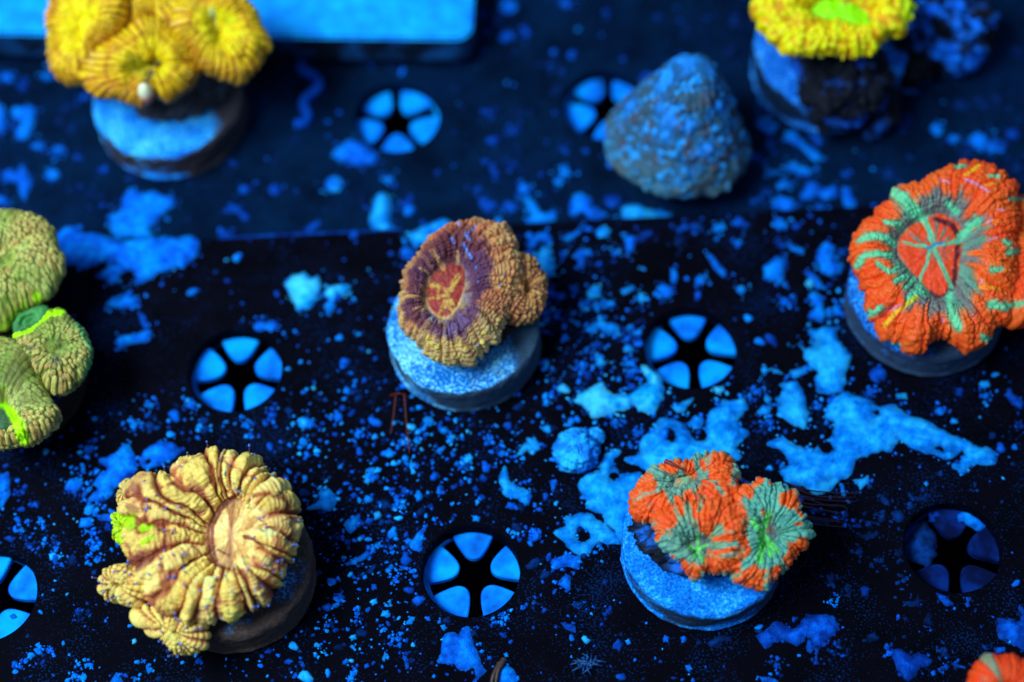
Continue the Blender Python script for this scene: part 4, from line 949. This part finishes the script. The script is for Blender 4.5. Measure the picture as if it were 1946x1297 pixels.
polyp(P3, col_3b, (1325, 1030), 1.0, frame_n(-0.05, 0.42), crop(*o0, [(600, 730)])[0], crop(*o0, [(320,600),(335,500),(430,450),(560,410),(650,400),(740,400),(840,410),(905,520),(915,620),(920,720),(845,850),(760,877),(690,872),(640,870),(575,912),(500,830),(440,760),(355,700)]),
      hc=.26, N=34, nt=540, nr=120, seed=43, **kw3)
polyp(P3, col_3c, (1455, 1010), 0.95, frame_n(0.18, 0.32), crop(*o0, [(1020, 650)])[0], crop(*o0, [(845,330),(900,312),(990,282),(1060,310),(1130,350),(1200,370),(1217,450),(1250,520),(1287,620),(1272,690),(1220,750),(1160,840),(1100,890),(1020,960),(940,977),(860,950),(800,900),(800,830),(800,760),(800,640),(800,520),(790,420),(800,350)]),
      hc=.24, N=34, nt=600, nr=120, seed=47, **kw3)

# ---- 4 large orange coral, right edge
def col_4(k):
    r, deg, rr, rr2, nz, nf, ridge, bead = (k[q] for q in ('r', 'deg', 'rr', 'rr2', 'nz', 'nf', 'ridge', 'bead'))
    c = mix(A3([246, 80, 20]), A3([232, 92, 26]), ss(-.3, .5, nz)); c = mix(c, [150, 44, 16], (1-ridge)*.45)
    g = (1-ss(.54, .72, r+.22*(rr-.5)+.09*nz+.16*ang(deg, 10, 60)+.06*ang(deg, 200, 40)))*ss(k['rm']*.9, k['rm'], r)
    c = mix(c, mix(A3([82, 108, 116]), A3([66, 140, 130]), ss(.4, .8, rr2)), g*.9)
    c = marks(k, c, O4, [78, 150, 132], MINT, .65, 1.6)
    c = marks(k, c, O4, [84, 196, 150], MINT, .85, .95)
    c = marks(k, c, O4, [196, 186, 16], [([(275,915),(330,850),(400,800),(435,775)], 12), ([(690,140),(755,103)], 10)], .75)
    c = marks(k, c, O4, [232, 150, 20], [([(800,380),(870,380)], 8), ([(760,720),(870,725)], 9), ([(790,195),(845,185)], 7)], .6)
    c = marks(k, c, O4, [150, 150, 245], [([(690,170),(740,185),(805,228)], 9), ([(560,165),(605,180)], 7), ([(305,840),(350,808)], 6), ([(800,395),(820,365)], 8), ([(800,480),(855,460)], 5), ([(775,690)], 10), ([(855,318),(890,325)], 5), ([(730,860)], 6), ([(780,540)], 6), ([(575,890)], 11)], .6)
    c = marks(k, c, O4, [84, 30, 26], [([(250,860),(310,810)], 14)], .6)
    mo = 1-ss(k['rm']-.05, k['rm']+.03, r+.06*nz+.03*nf)
    m = mix(A3([232, 78, 30]), A3([206, 62, 30]), ss(-.2, .3, nf))
    m = marks(k, m, O4, [70, 132, 126], [([(520,505)], 95)], .75*ss(-.3, .35, np.cos(np.radians(deg)*17+3*nz)+.5*nf))
    m = marks(k, m, O4, [66, 22, 34], [([(530,368),(620,400),(652,470),(642,600),(612,740),(550,775),(490,742),(395,655)], 15)], .9)
    m = marks(k, m, O4, [84, 190, 150], MINT, .92)
    m = marks(k, m, O4, [40, 130, 200], [([(490,518),(540,492),(570,490)], 9)], .8)
    return mix(c, m, mo)
O4 = (1580, 280, 2.702)
MINT = [([(345,240),(400,285),(450,340)], 38), ([(440,330),(480,372)], 20), ([(480,370),(505,440),(520,510)], 16), ([(370,485),(440,505),(500,512),(560,500),(620,490)], 9), ([(520,520),(560,600),(612,720)], 13), ([(500,520),(485,600),(470,640)], 10), ([(462,655),(455,690)], 9),
        ([(640,480),(680,440),(742,378)], 22), ([(150,475),(220,455),(290,470),(325,495)], 17), ([(130,610),(170,560),(240,545),(310,555)], 15), ([(600,770),(625,850),(656,930)], 22), ([(240,600),(300,640),(340,620)], 12), ([(330,685),(390,660)], 13), ([(375,715),(420,680)], 13), ([(400,775),(450,722),(475,745)], 22),
        ([(190,862),(250,825)], 16), ([(820,815),(900,815),(990,800)], 18), ([(830,630),(880,625)], 13), ([(780,975),(835,1000)], 14), ([(640,100),(680,92)], 10), ([(810,145),(860,150)], 8), ([(920,262),(990,268)], 10), ([(920,540),(960,530)], 14), ([(880,475),(912,500)], 12), ([(290,1020),(350,1015)], 10), ([(600,290),(640,330)], 16), ([(280,385),(350,400)], 14)]
def col_4b(k):
    c = mix(A3([238, 74, 18]), A3([228, 90, 24]), ss(-.3, .5, k['nz'])); c = mix(c, [150, 44, 16], (1-k['ridge'])*.45)
    return marks(k, c, O4, [84, 180, 140], MINT, .85)
o0 = (1580, 280, 2.702)
P4 = thing('coral_frag', at(1768, 560, 0), 'large bright orange coral with mint radiating streaks, against the right edge', 'coral', 'corals on the rack')
plug(P4, 1768, 545, 0.55, 1.05, plug_mat('filmed_shaded_plug', (14, 120, 235), (6, 60, 140), (48, 78, 116), 0.06, 9, (at(1768, 545, .5)[0]+-0.60, 0.42)), 0.0, 4)
rock(P4, at(1790, 540, 0.62), (0.7, 0.65, 0.25), 18, lambda V, a, b: mix(A3([26, 18, 20]), A3([60, 36, 28]), ss(-.3, .4, a)), 'coral_skeleton')
out4 = crop(*o0, [(730,75),(820,95),(880,150),(945,200),(955,260),(955,320),(965,400),(965,470),(950,540),(950,640),(950,740),(940,840),(920,890),(850,930),(790,1020),(700,1055),(640,1045),(610,990),(550,1000),(500,1010),(450,1060),(380,1060),(330,1010),(260,990),(220,930),(180,850),(150,750),(120,660),(90,560),(110,480),(150,410),(200,340),(290,280),(310,215),(380,185),(440,180),(490,145),(580,105),(650,90)])
mo4 = crop(*o0, [(540,360),(600,375),(650,430),(660,520),(650,620),(630,700),(600,760),(550,785),(500,770),(450,710),(390,640),(340,580),(325,520),(350,460),(420,400),(480,370)])
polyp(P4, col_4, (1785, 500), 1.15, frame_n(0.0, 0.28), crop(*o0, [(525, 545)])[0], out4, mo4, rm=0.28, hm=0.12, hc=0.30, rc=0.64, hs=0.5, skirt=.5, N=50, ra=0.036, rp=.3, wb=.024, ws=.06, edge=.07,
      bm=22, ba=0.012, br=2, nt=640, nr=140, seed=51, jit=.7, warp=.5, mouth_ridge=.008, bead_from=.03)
polyp(P4, col_4b, (1950, 510), 0.95, frame_n(0.35, 0.2), crop(*o0, [(1060, 600)])[0], crop(*o0, [(930,270),(1000,262),(1100,290),(1190,400),(1220,600),(1180,800),(1080,900),(989,925),(930,935),(890,880),(885,700),(880,540),(890,400)]),
      rm=.15, hm=.08, hc=.24, rc=.55, hs=.5, N=40, ra=.05, bm=16, ba=.02, br=2, nt=420, nr=90, seed=53, jit=.7)

# ---- 5 green papillose coral, left edge
def col_5(k):
    c = mix(A3([110, 146, 54]), A3([140, 164, 86]), ss(-.3, .4, k['nz']))
    c = mix(c, mix(A3([158, 138, 78]), A3([166, 176, 96]), k['br']), ss(.35, .75, k['bead']))
    return mix(c, [84, 84, 40], (1-ss(.0, .3, k['bead']))*.6)
O5 = (0, 380, 2.5955)
def col_5a(k):
    c = col_5(k); c = marks(k, c, O5, [150, 222, 14], [([(175,475)], 30)], .85); return marks(k, c, O5, [110, 160, 24], [([(20,630),(60,560),(110,525)], 22)], .7)
def col_5b(k):
    c = col_5(k)
    c = mix(c, [44, 62, 50], stroke(k, O5, [(170,710),(230,800),(300,860)], 60)*ss(-.15, .35, k['nz']+.5*k['nf'])*.75)
    c = marks(k, c, O5, [46, 150, 96], [([(390,610),(440,700),(456,760),(430,860)], 12), ([(340,940)], 12)], .7)
    return marks(k, c, O5, [152, 244, 8], [([(55,672),(140,640),(205,590),(250,556)], 15), ([(240,560),(305,552)], 22)], .95)
def col_5c(k):
    c = col_5(k); r = k['r']
    c = marks(k, c, O5, [152, 244, 8], [([(-60,1020),(10,1025),(60,1052),(90,1110),(115,1185)], 26)], .95); c = mix(c, [44, 84, 50], 1-ss(.2, .26, r))
    return c
o0 = (0, 380, 2.5955)
P5 = thing('coral_frag', at(20, 690, 0), 'olive green knobbly coral with lime lips, cut off by the left edge', 'coral', 'corals on the rack')
plug(P5, 5, 690, 0.55, 1.0, plug_mat('hidden_plug', (14, 90, 180), (6, 50, 120), (40, 36, 36), 0.3, 12), 0.0, 5)
rock(P5, at(20, 680, 0.62), (0.8, 0.8, 0.25), 28, lambda V, a, b: mix(A3([14, 16, 14]), A3([40, 46, 30]), ss(-.3, .4, a)), 'coral_skeleton')
kw5 = dict(mode='xy', cs_=.056, ba=.03, ra=.02, N=40, hs=.5, skirt=.45, jit=.5, split=False)
polyp(P5, col_5a, (0, 510), 1.1, frame_n(-.05, .15), crop(*o0, [(30, 340)])[0], crop(*o0, [(0,62),(80,62),(170,80),(230,110),(272,160),(290,220),(320,290),(322,340),(295,400),(262,470),(200,510),(120,545),(60,600),(20,650),(-60,640),(-150,520),(-190,330),(-130,130)]),
      rm=.1, hm=.28, hc=.32, rc=.35, nt=420, nr=130, seed=61, **kw5)
polyp(P5, col_5b, (105, 665), 1.05, frame_n(.2, .25), crop(*o0, [(270, 750)])[0], crop(*o0, [(60,680),(140,640),(210,580),(250,542),(310,540),(360,590),(405,625),(442,710),(456,770),(432,860),(390,910),(340,950),(270,960),(200,910),(140,880),(85,780)]),
      rm=.1, hm=.22, hc=.24, rc=.4, nt=380, nr=110, seed=63, **kw5)
polyp(P5, col_5c, (10, 760), 1.0, frame_n(-.05, .35), crop(*o0, [(-5, 1130)])[0], crop(*o0, [(-20,680),(90,690),(160,770),(210,890),(245,960),(300,1050),(272,1120),(200,1180),(150,1210),(100,1215),(0,1228),(-80,1230),(-170,1120),(-180,900),(-120,740)]),
      rm=.22, hm=.02, hc=.28, rc=.5, nt=460, nr=130, seed=65, **dict(kw5, split=True))
polyp(P5, lambda k: mix(A3([30, 74, 44]), A3([56, 130, 70]), ss(-.3, .4, k['nz'])), (50, 612), .98, frame_n(0, .1), crop(*o0, [(130, 600)])[0], crop(*o0, [(60,640),(90,570),(160,535),(240,530),(230,590),(160,650),(90,680)]),
      rm=.3, hm=.03, hc=.06, rc=.5, nt=120, nr=40, seed=67, **dict(kw5, ba=.01))

# ---- 6 yellow coral, upper left
def col_6(cen, inner=(216, 214, 10)):
    def f(k):
        c = mix(A3([208, 190, 14]), A3([190, 156, 22]), ss(-.2, .5, k['nz'])); c = mix(c, [196, 176, 90], ss(.8, .95, k['rr'])*ss(.7, .9, k['r'])*.7)
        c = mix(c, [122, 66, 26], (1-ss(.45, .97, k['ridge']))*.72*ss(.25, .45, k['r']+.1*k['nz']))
        c = mix(c, [120, 60, 26], np.exp(-((k['r']-.66-.1*k['nz'])/.03)**2)*.5)
        c = mix(c, [150, 106, 30], ss(.76, .95, k['r'])*ang(k['deg'], 275, 75)*.6)
        c = mix(c, inner, (1-ss(.35, .8, k['r']+.2*k['nz']))*cen)
        return c
    return f
def col_6b(k):
    c = col_6(.4)(k)
    c = mix(c, [104, 96, 60], (1-ss(.03, .14, k['r']))*.8); c = mix(c, [70, 74, 90], ang(k['deg'], 245, 10)*(1-ss(.2, .6, k['r']))*.8)
    c = mix(c, [120, 130, 20], ang(k['deg'], 200, 45)*ss(.1, .2, k['r'])*(1-ss(.35, .6, k['r']))*.6)
    return marks(k, c, (60, 0, 3.506), [66, 60, 40], [([(800,435),(855,432)], 15), ([(800,480),(770,540),(745,600)], 20)], .8)
def col_6c(k):
    c = col_6(.75)(k); return mix(c, [150, 190, 170], ang(k['deg'], 110, 16)*(1-ss(.3, .5, k['r']))*.8)
o0 = (60, 0, 3.506)
P6 = thing('coral_frag', at(330, 200, ZB), 'ruffled yellow coral with brown grooves on a pale plug, before the white slab', 'coral', 'corals on the rack')
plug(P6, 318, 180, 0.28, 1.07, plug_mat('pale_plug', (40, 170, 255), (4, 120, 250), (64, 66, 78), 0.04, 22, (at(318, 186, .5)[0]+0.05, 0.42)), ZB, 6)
rock(P6, at(325, 150, 0.55), (0.74, 0.62, 0.5), 38, lambda V, a, b: mix(A3([52, 48, 50]), A3([74, 84, 100]), ss(-.3, .4, a)), 'coral_skeleton')
kw6 = dict(hm=.1, rc=.55, hs=.7, skirt=.5, ba=.022, br=2, jit=.5, warp=.3, wb=.02, ws=.08, und=.16, ra=.045, rp=.5, bead_from=.02, sharp=1.0)
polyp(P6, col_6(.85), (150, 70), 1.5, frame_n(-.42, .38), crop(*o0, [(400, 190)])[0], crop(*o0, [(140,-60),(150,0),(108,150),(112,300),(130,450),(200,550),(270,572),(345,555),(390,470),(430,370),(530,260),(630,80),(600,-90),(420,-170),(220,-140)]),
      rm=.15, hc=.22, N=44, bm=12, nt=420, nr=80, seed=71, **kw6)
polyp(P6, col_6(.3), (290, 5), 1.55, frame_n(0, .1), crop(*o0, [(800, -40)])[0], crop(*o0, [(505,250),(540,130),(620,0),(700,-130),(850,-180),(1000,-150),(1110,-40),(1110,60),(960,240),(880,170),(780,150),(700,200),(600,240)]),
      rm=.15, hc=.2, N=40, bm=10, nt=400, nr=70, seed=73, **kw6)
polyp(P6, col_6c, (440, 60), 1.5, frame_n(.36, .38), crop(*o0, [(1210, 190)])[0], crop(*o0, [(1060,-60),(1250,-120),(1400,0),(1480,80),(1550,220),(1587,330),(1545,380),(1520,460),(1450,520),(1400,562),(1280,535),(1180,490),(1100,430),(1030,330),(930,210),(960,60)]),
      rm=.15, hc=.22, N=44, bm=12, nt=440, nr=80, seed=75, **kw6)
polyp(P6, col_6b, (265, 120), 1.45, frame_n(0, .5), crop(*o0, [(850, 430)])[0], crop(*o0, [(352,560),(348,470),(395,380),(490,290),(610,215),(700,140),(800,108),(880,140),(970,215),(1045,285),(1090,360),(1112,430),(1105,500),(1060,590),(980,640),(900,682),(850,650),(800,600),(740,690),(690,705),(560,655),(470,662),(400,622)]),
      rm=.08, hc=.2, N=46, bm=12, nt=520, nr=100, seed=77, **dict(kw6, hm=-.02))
# pale bead and pink tip of the cleft
def tip(parent, x, y, z, rad, stops, name):
    t = np.linspace(0.05, np.pi-.05, 18)
    V, F = lathe(np.stack([np.sin(t)*rad[0], np.cos(t)*rad[1]], -1), at(x, y, z), 24)
    w = (V[:, 2]-V[:, 2].min())/np.ptp(V[:, 2])
    return link(name, np_mesh(name, V, F, True, alb(mix(A3(stops[0]), A3(stops[1]), ss(.3, .7, w)))), M_FLESH, parent)
tip(P6, 277, 178, 1.5, (.10, .20), ([176, 84, 50], [200, 220, 190]), 'cleft_tip')
tip(P6, 214, 24, 1.75, (.04, .05), ([170, 180, 140], [220, 220, 200]), 'pale_bead')

# ---- 7 yellow coral with lime mouth, upper right
def col_7(k):
    r = k['r']
    c = mix(A3([214, 216, 6]), A3([226, 206, 8]), ss(-.3, .4, k['nz'])); c = mix(c, [186, 122, 14], (1-ss(.1, .6, k['wd']))*.6)
    c = mix(c, [168, 226, 8], ang(k['deg'], 12, 26)*ss(.7, .9, r)*.8); c = mix(c, [170, 130, 40], np.exp(-((r-k['rm']-.03)/.03)**2)*.7)
    m = mix(A3([130, 232, 6]), A3([160, 222, 70]), ang(k['deg'], 70, 30)*ss(.05, .12, r)*.7)
    return mix(c, m, 1-ss(k['rm']-.02, k['rm']+.02, r))
o0 = (1380, 0, 3.438)
P7 = thing('coral_frag', at(1580, 110, ZB), 'round lemon yellow coral with a lime green mouth, top right of the rack', 'coral', 'corals on the rack')
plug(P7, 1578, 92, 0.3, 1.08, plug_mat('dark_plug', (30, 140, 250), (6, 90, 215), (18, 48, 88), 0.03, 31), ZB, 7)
rock(P7, at(1648, 190, 0.02), (.5, .5, .42), 49, lambda V, a, b: mix(A3([8, 12, 24]), A3([10, 84, 200]), ss(.05, .4, a)), 'rock_chunk', 90, 46, .28)
rock(P7, at(1602, 150, 0.36), (.72, .78, .55), 48, lambda V, a, b: mix(A3([8, 12, 24]), A3([8, 74, 190]), ss(.05, .45, a)), 'rock_base', 120, 60, .22)
polyp(P7, col_7, (1580, 30), 1.45, frame_n(.02, .2), crop(*o0, [(745, 100)])[0], crop(*o0, [(152,70),(195,10),(260,-70),(400,-140),(700,-170),(1000,-120),(1180,-10),(1218,60),(1205,170),(1140,225),(1060,240),(1020,290),(950,362),(850,378),(780,364),(690,340),(600,366),(480,362),(370,346),(290,292),(240,230),(190,150)]),
      crop(*o0, [(550,90),(600,30),(690,8),(800,35),(900,85),(940,150),(920,210),(850,200),(760,170),(640,140)]), rm=.25, hm=.05, hc=.24, rc=.6, hs=.35, skirt=.35, N=44, ra=0.03, bm=12, ba=0.02, br=1, wb=.05, ws=.10, edge=.06, nt=560, nr=110, seed=81, jit=.6, bead_from=.03, dome=.06, skcol=(20, 90, 170))

# ---- 8 orange coral at the lower right corner
def col_8(k):
    c = mix(A3([244, 74, 22]), A3([214, 60, 20]), ss(-.3, .5, k['nz']))
    return mix(c, [92, 138, 116], ss(.84, .9, k['rr']+.3*k['nz'])*.85)
P8 = thing('coral_frag', at(1915, 1345, 0), 'orange coral with grey green spots, peeking in at the bottom right corner', 'coral', 'corals on the rack')
plug(P8, 1960, 1420, 0.45, .95, plug_mat('corner_plug', (10, 70, 160), (4, 40, 100), (30, 30, 34), .2, 41), 0.0, 8)
polyp(P8, col_8, (1905, 1310), .85, frame_n(0, .2), (1905, 1325), [(1822,1330),(1838,1296),(1852,1262),(1872,1245),(1890,1246),(1906,1246),(1920,1240),(1938,1252),(1965,1262),(1990,1290),(1995,1340),(1960,1385),(1905,1400),(1850,1380)],
      rm=.15, hm=.1, hc=.2, rc=.5, hs=.4, N=26, ra=.035, bm=10, ba=.015, br=2, nt=320, nr=70, seed=91, jit=.7)

# ------------------------------------------------------------------ cone snail shell on the rear panel
apex, base = at(1322, 112, 1.62), at(1284, 278, 0.12)
ax = apex-base; L = np.linalg.norm(ax); ax /= L
e1 = CR-ax*np.dot(CR, ax); e1 /= np.linalg.norm(e1); e2 = np.cross(ax, e1)
SN = thing('cone_snail', base-ax*0.2, 'dull grey blue cone shaped snail shell, crusted, beside the rear star hole', 'snail')
nt, nr = 260, 120
v = np.linspace(0, 1, nr); th = np.linspace(0, 2*np.pi, nt, endpoint=False)
Vv, Th = np.meshgrid(v, th, indexing='ij')
Rb = 1.05
rad = Rb*(0.12+.88*Vv)**0.80*np.sqrt(np.clip(1-(1-np.clip(Vv/.10, 0, 1))**2, 0, 1))*(1-.06*ss(.9, 1, Vv))
wh = Vv*5.2-Th/(2*np.pi)                                   # spiral whorls
fw = wh-np.floor(wh)
rad = rad + 0.045*Vv**.5*(np.sqrt(np.clip(1-np.abs(2*fw-1)**2.5, 0, 1))-.6)
kn = np.sin(Th*27)*np.exp(-((fw-.25)/.25)**2)
rad = rad + 0.022*kn*Vv
x, y, z = rad*np.cos(Th), rad*np.sin(Th), L*(1-Vv)
nzz = fbm(x*5, y*5, z*5, 3, 4, .6)
F1, bid = worley(Th*6.5, z*7.5, 4)
rad2 = rad + .07*nzz + .03*np.sqrt(np.clip(1-(F1/.6)**2, 0, 1))*(bid > .45)
x, y = rad2*np.cos(Th), rad2*np.sin(Th)
# rounded base
vb = np.linspace(0, 1, 24)[1:]
xb = np.stack([rad2[-1]*np.sqrt(1-q**2*0.999)*np.cos(th) for q in vb]); yb = np.stack([rad2[-1]*np.sqrt(1-q**2*.999)*np.sin(th) for q in vb]); zb = np.stack([np.full(nt, -.34*q) for q in vb])
X, Y, Z = np.concatenate([x, xb]), np.concatenate([y, yb]), np.concatenate([z, zb])
V = (base + X[..., None]*e1 + Y[..., None]*e2 + Z[..., None]*ax).reshape(-1, 3)
n_ = X.shape[0]; i, j = np.meshgrid(np.arange(n_-1), np.arange(nt), indexing='ij')
F = np.stack([i*nt+j, (i+1)*nt+j, (i+1)*nt+(j+1) % nt, i*nt+(j+1) % nt], -1).reshape(-1, 4)
n1 = fbm(V[:, 0]*3.5, V[:, 1]*3.5, V[:, 2]*3.5, 12, 4, .6); n2 = fbm(V[:, 0]*8, V[:, 1]*8, V[:, 2]*8, 15, 3)
tall = (V-base)@ax/L
c = mix(A3([42, 78, 102]), A3([18, 84, 146]), ss(-.2, .3, n1+.3*tall-.1)); c = mix(c, [62, 62, 76], ss(.02, .3, n2)*.75*(1-ss(.7, 1., tall))); c = mix(c, [20, 150, 255], ss(.22, .36, fbm(V[:, 0]*13, V[:, 1]*13, V[:, 2]*13, 31, 3)+.1*tall)*.8); c = mix(c, [24, 128, 240], ss(.25, .5, n1+.12*tall)*.8); c = mix(c, [70, 120, 130], (1-ss(.0, .3, tall))*.4)
link('shell', np_mesh('shell', V, F, True, alb(c)), M_ROCKC, SN)

# round encrusted lump on the front panel
c0 = at(1096, 856, 0.06)
LU = thing('limpet', c0-A3([0, 0, .06]), 'round blue pitted limpet shell on the front panel, left of the large crust', 'limpet')
def lump_col(V, a, b): return mix(A3([2, 104, 215]), A3([26, 170, 255]), ss(-.3, .25, a+.4*b))
rock(LU, c0, (.31, .31, .24), 57, lump_col, 'shell', 90, 46, .16, 3)
rock(LU, c0+A3([.24, .18, .0]), (.14, .12, .12), 58, lump_col, 'shell_knob', 40, 24, .16, 3)

# ------------------------------------------------------------------ white slab at the upper left
zt = 0.42
a, b = at(-60, 64, zt), at(897, 76, zt)
dx = (b-a)[:2]; Ls = np.linalg.norm(dx); dx /= Ls; dy = A3([-dx[1], dx[0]])
def slab_mesh():
    q0 = b[:2]-dx*(Ls+4); q1 = b[:2]; r_ = .26
    pts = [q0]
    cen = q1-dx*r_+dy*r_
    pts += [cen+r_*(dx*math.cos(t)+dy*math.sin(t)) for t in np.linspace(-math.pi/2, 0, 9)]
    pts += [q1+dy*3.6, q0+dy*3.6]
    return prism('slab', [(float(p[0]), float(p[1])) for p in pts], zt, zt-.5, .035)
m, ntr, bs = new_mat('gritty_white_slab', .7, .15)
v_ = coords(ntr, 1)
n1 = nd(ntr, 'ShaderNodeTexNoise', Scale=2.6, Detail=8.0, Roughness=.7); ntr.links.new(v_, n1.inputs['Vector'])
topc = ramp(ntr, n1.outputs['Fac'], [(.34, tuple(alb((0, 118, 238)))), (.6, tuple(alb((4, 160, 252)))), (.72, tuple(alb((40, 190, 255))))])
n2 = nd(ntr, 'ShaderNodeTexNoise', Scale=2.0, Detail=3.0); ntr.links.new(v_, n2.inputs['Vector'])
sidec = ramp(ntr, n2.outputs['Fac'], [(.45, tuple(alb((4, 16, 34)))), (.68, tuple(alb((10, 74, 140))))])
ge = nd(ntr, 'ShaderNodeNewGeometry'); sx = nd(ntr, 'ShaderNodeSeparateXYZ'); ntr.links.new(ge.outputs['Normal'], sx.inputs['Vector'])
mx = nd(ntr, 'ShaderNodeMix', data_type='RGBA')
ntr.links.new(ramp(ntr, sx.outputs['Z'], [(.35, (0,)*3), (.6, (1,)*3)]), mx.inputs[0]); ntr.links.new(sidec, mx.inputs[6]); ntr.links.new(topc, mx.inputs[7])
ntr.links.new(mx.outputs[2], bs.inputs['Base Color']); bump(ntr, bs, n1.outputs['Fac'], .03, .5)
props(link('slab', slab_mesh(), m), 'pale blue lit white slab with a dark algae covered front edge, upper left', 'slab')

# ------------------------------------------------------------------ rubble rock, upper right
LR = thing('rubble_rock', at(1770, 75, ZB), 'dark pitted rubble rock with blue patches behind the lemon yellow coral', 'rock')
def lr(V, a, b): return mix(A3([6, 10, 20]), A3([8, 112, 250]), ss(.0, .34, a+.25*b)*1.0)
rock(LR, at(1768, 62, .15), (.85, .62, .62), 63, lr, 'rock_body', 140, 70, .3)
rock(LR, at(1700, 8, .35), (.62, .55, .6), 66, lr, 'rock_knob', 100, 50, .28)
rock(LR, at(1735, 125, .0), (.36, .3, .3), 69, lr, 'rock_knob', 80, 40, .28)
tip(LR, 1850, 84, .2, (.06, .06), ([150, 130, 90], [210, 180, 120]), 'tan_grain')

# ------------------------------------------------------------------ algae threads
M_RED = plain_mat('red_algae', (82, 22, 18)); M_DARK = plain_mat('dark_algae', (34, 20, 40)); M_BRN = plain_mat('brown_algae', (58, 46, 36)); M_TUFT = plain_mat('blue_grey_algae', (10, 66, 128))
def strands(name, label, cat, mat, lines, rad, z0=.02):
    loc = at(*lines[0][0][:2], 0)
    root = thing(name, loc, label, cat)
    for ln in lines:
        pts = spline([at(p[0], p[1], p[2] if len(p) > 2 else z0) for p in ln], 14)
        V, F = tube_verts(pts, np.linspace(rad, rad*.45, 14), 6)
        link('strand', np_mesh('strand', V, F), mat, root)
    return root
strands('red_algae', 'red thread algae hanging by the front of the centre plug', 'algae', M_RED,
        [[(752,752,.25),(748,790,.12),(742,825,.04)], [(768,748,.25),(772,800,.12),(778,862,.03)], [(742,752,.2),(760,748,.28),(778,756,.2)]], .0125)
ln = []
for q in range(9):
    y0 = 930+q*8
    ln.append([(1490+rs.uniform(-8, 14), y0-14, .3), (1540+rs.uniform(-10, 10), y0+rs.uniform(-5, 5), .2), (1585+rs.uniform(-15, 15), y0+4+rs.uniform(-6, 6), .1), (1620+rs.uniform(-30, 25), y0+8, .05)])
strands('hair_algae', 'dark hair algae trailing to the right of the orange and teal coral', 'algae', M_DARK, ln, .014)
strands('brown_algae', 'stubby brown algae blade beside the crust at the bottom edge', 'algae', M_BRN, [[(958,1254,.03),(947,1274,.06),(942,1300,.04)], [(950,1262,.03),(938,1284,.05),(934,1300,.03)]], .042)
ln = []
for q in range(34):
    x0, y0 = 1117+rs.uniform(-12, 12), 1260+rs.uniform(-7, 7); a_ = rs.uniform(0, 6.28); l_ = rs.uniform(14, 27)
    ln.append([(x0, y0, .01), (x0+math.cos(a_)*l_*.5+rs.uniform(-3, 3), y0+math.sin(a_)*l_*.35, .07), (x0+math.cos(a_)*l_+rs.uniform(-4, 4), y0+math.sin(a_)*l_*.7, .03)])
strands('algae_tuft', 'small dull blue algae tuft on the front panel near the bottom edge', 'algae', M_TUFT, ln, .016)
# red splinter lying on the orange and teal coral
strands('splinter', 'thin dark red splinter lying on top of the orange and teal coral', 'splinter', plain_mat('splinter_red', (112, 40, 30)), [[(1264,876,1.34),(1280,884,1.36),(1300,894,1.34)]], .03)
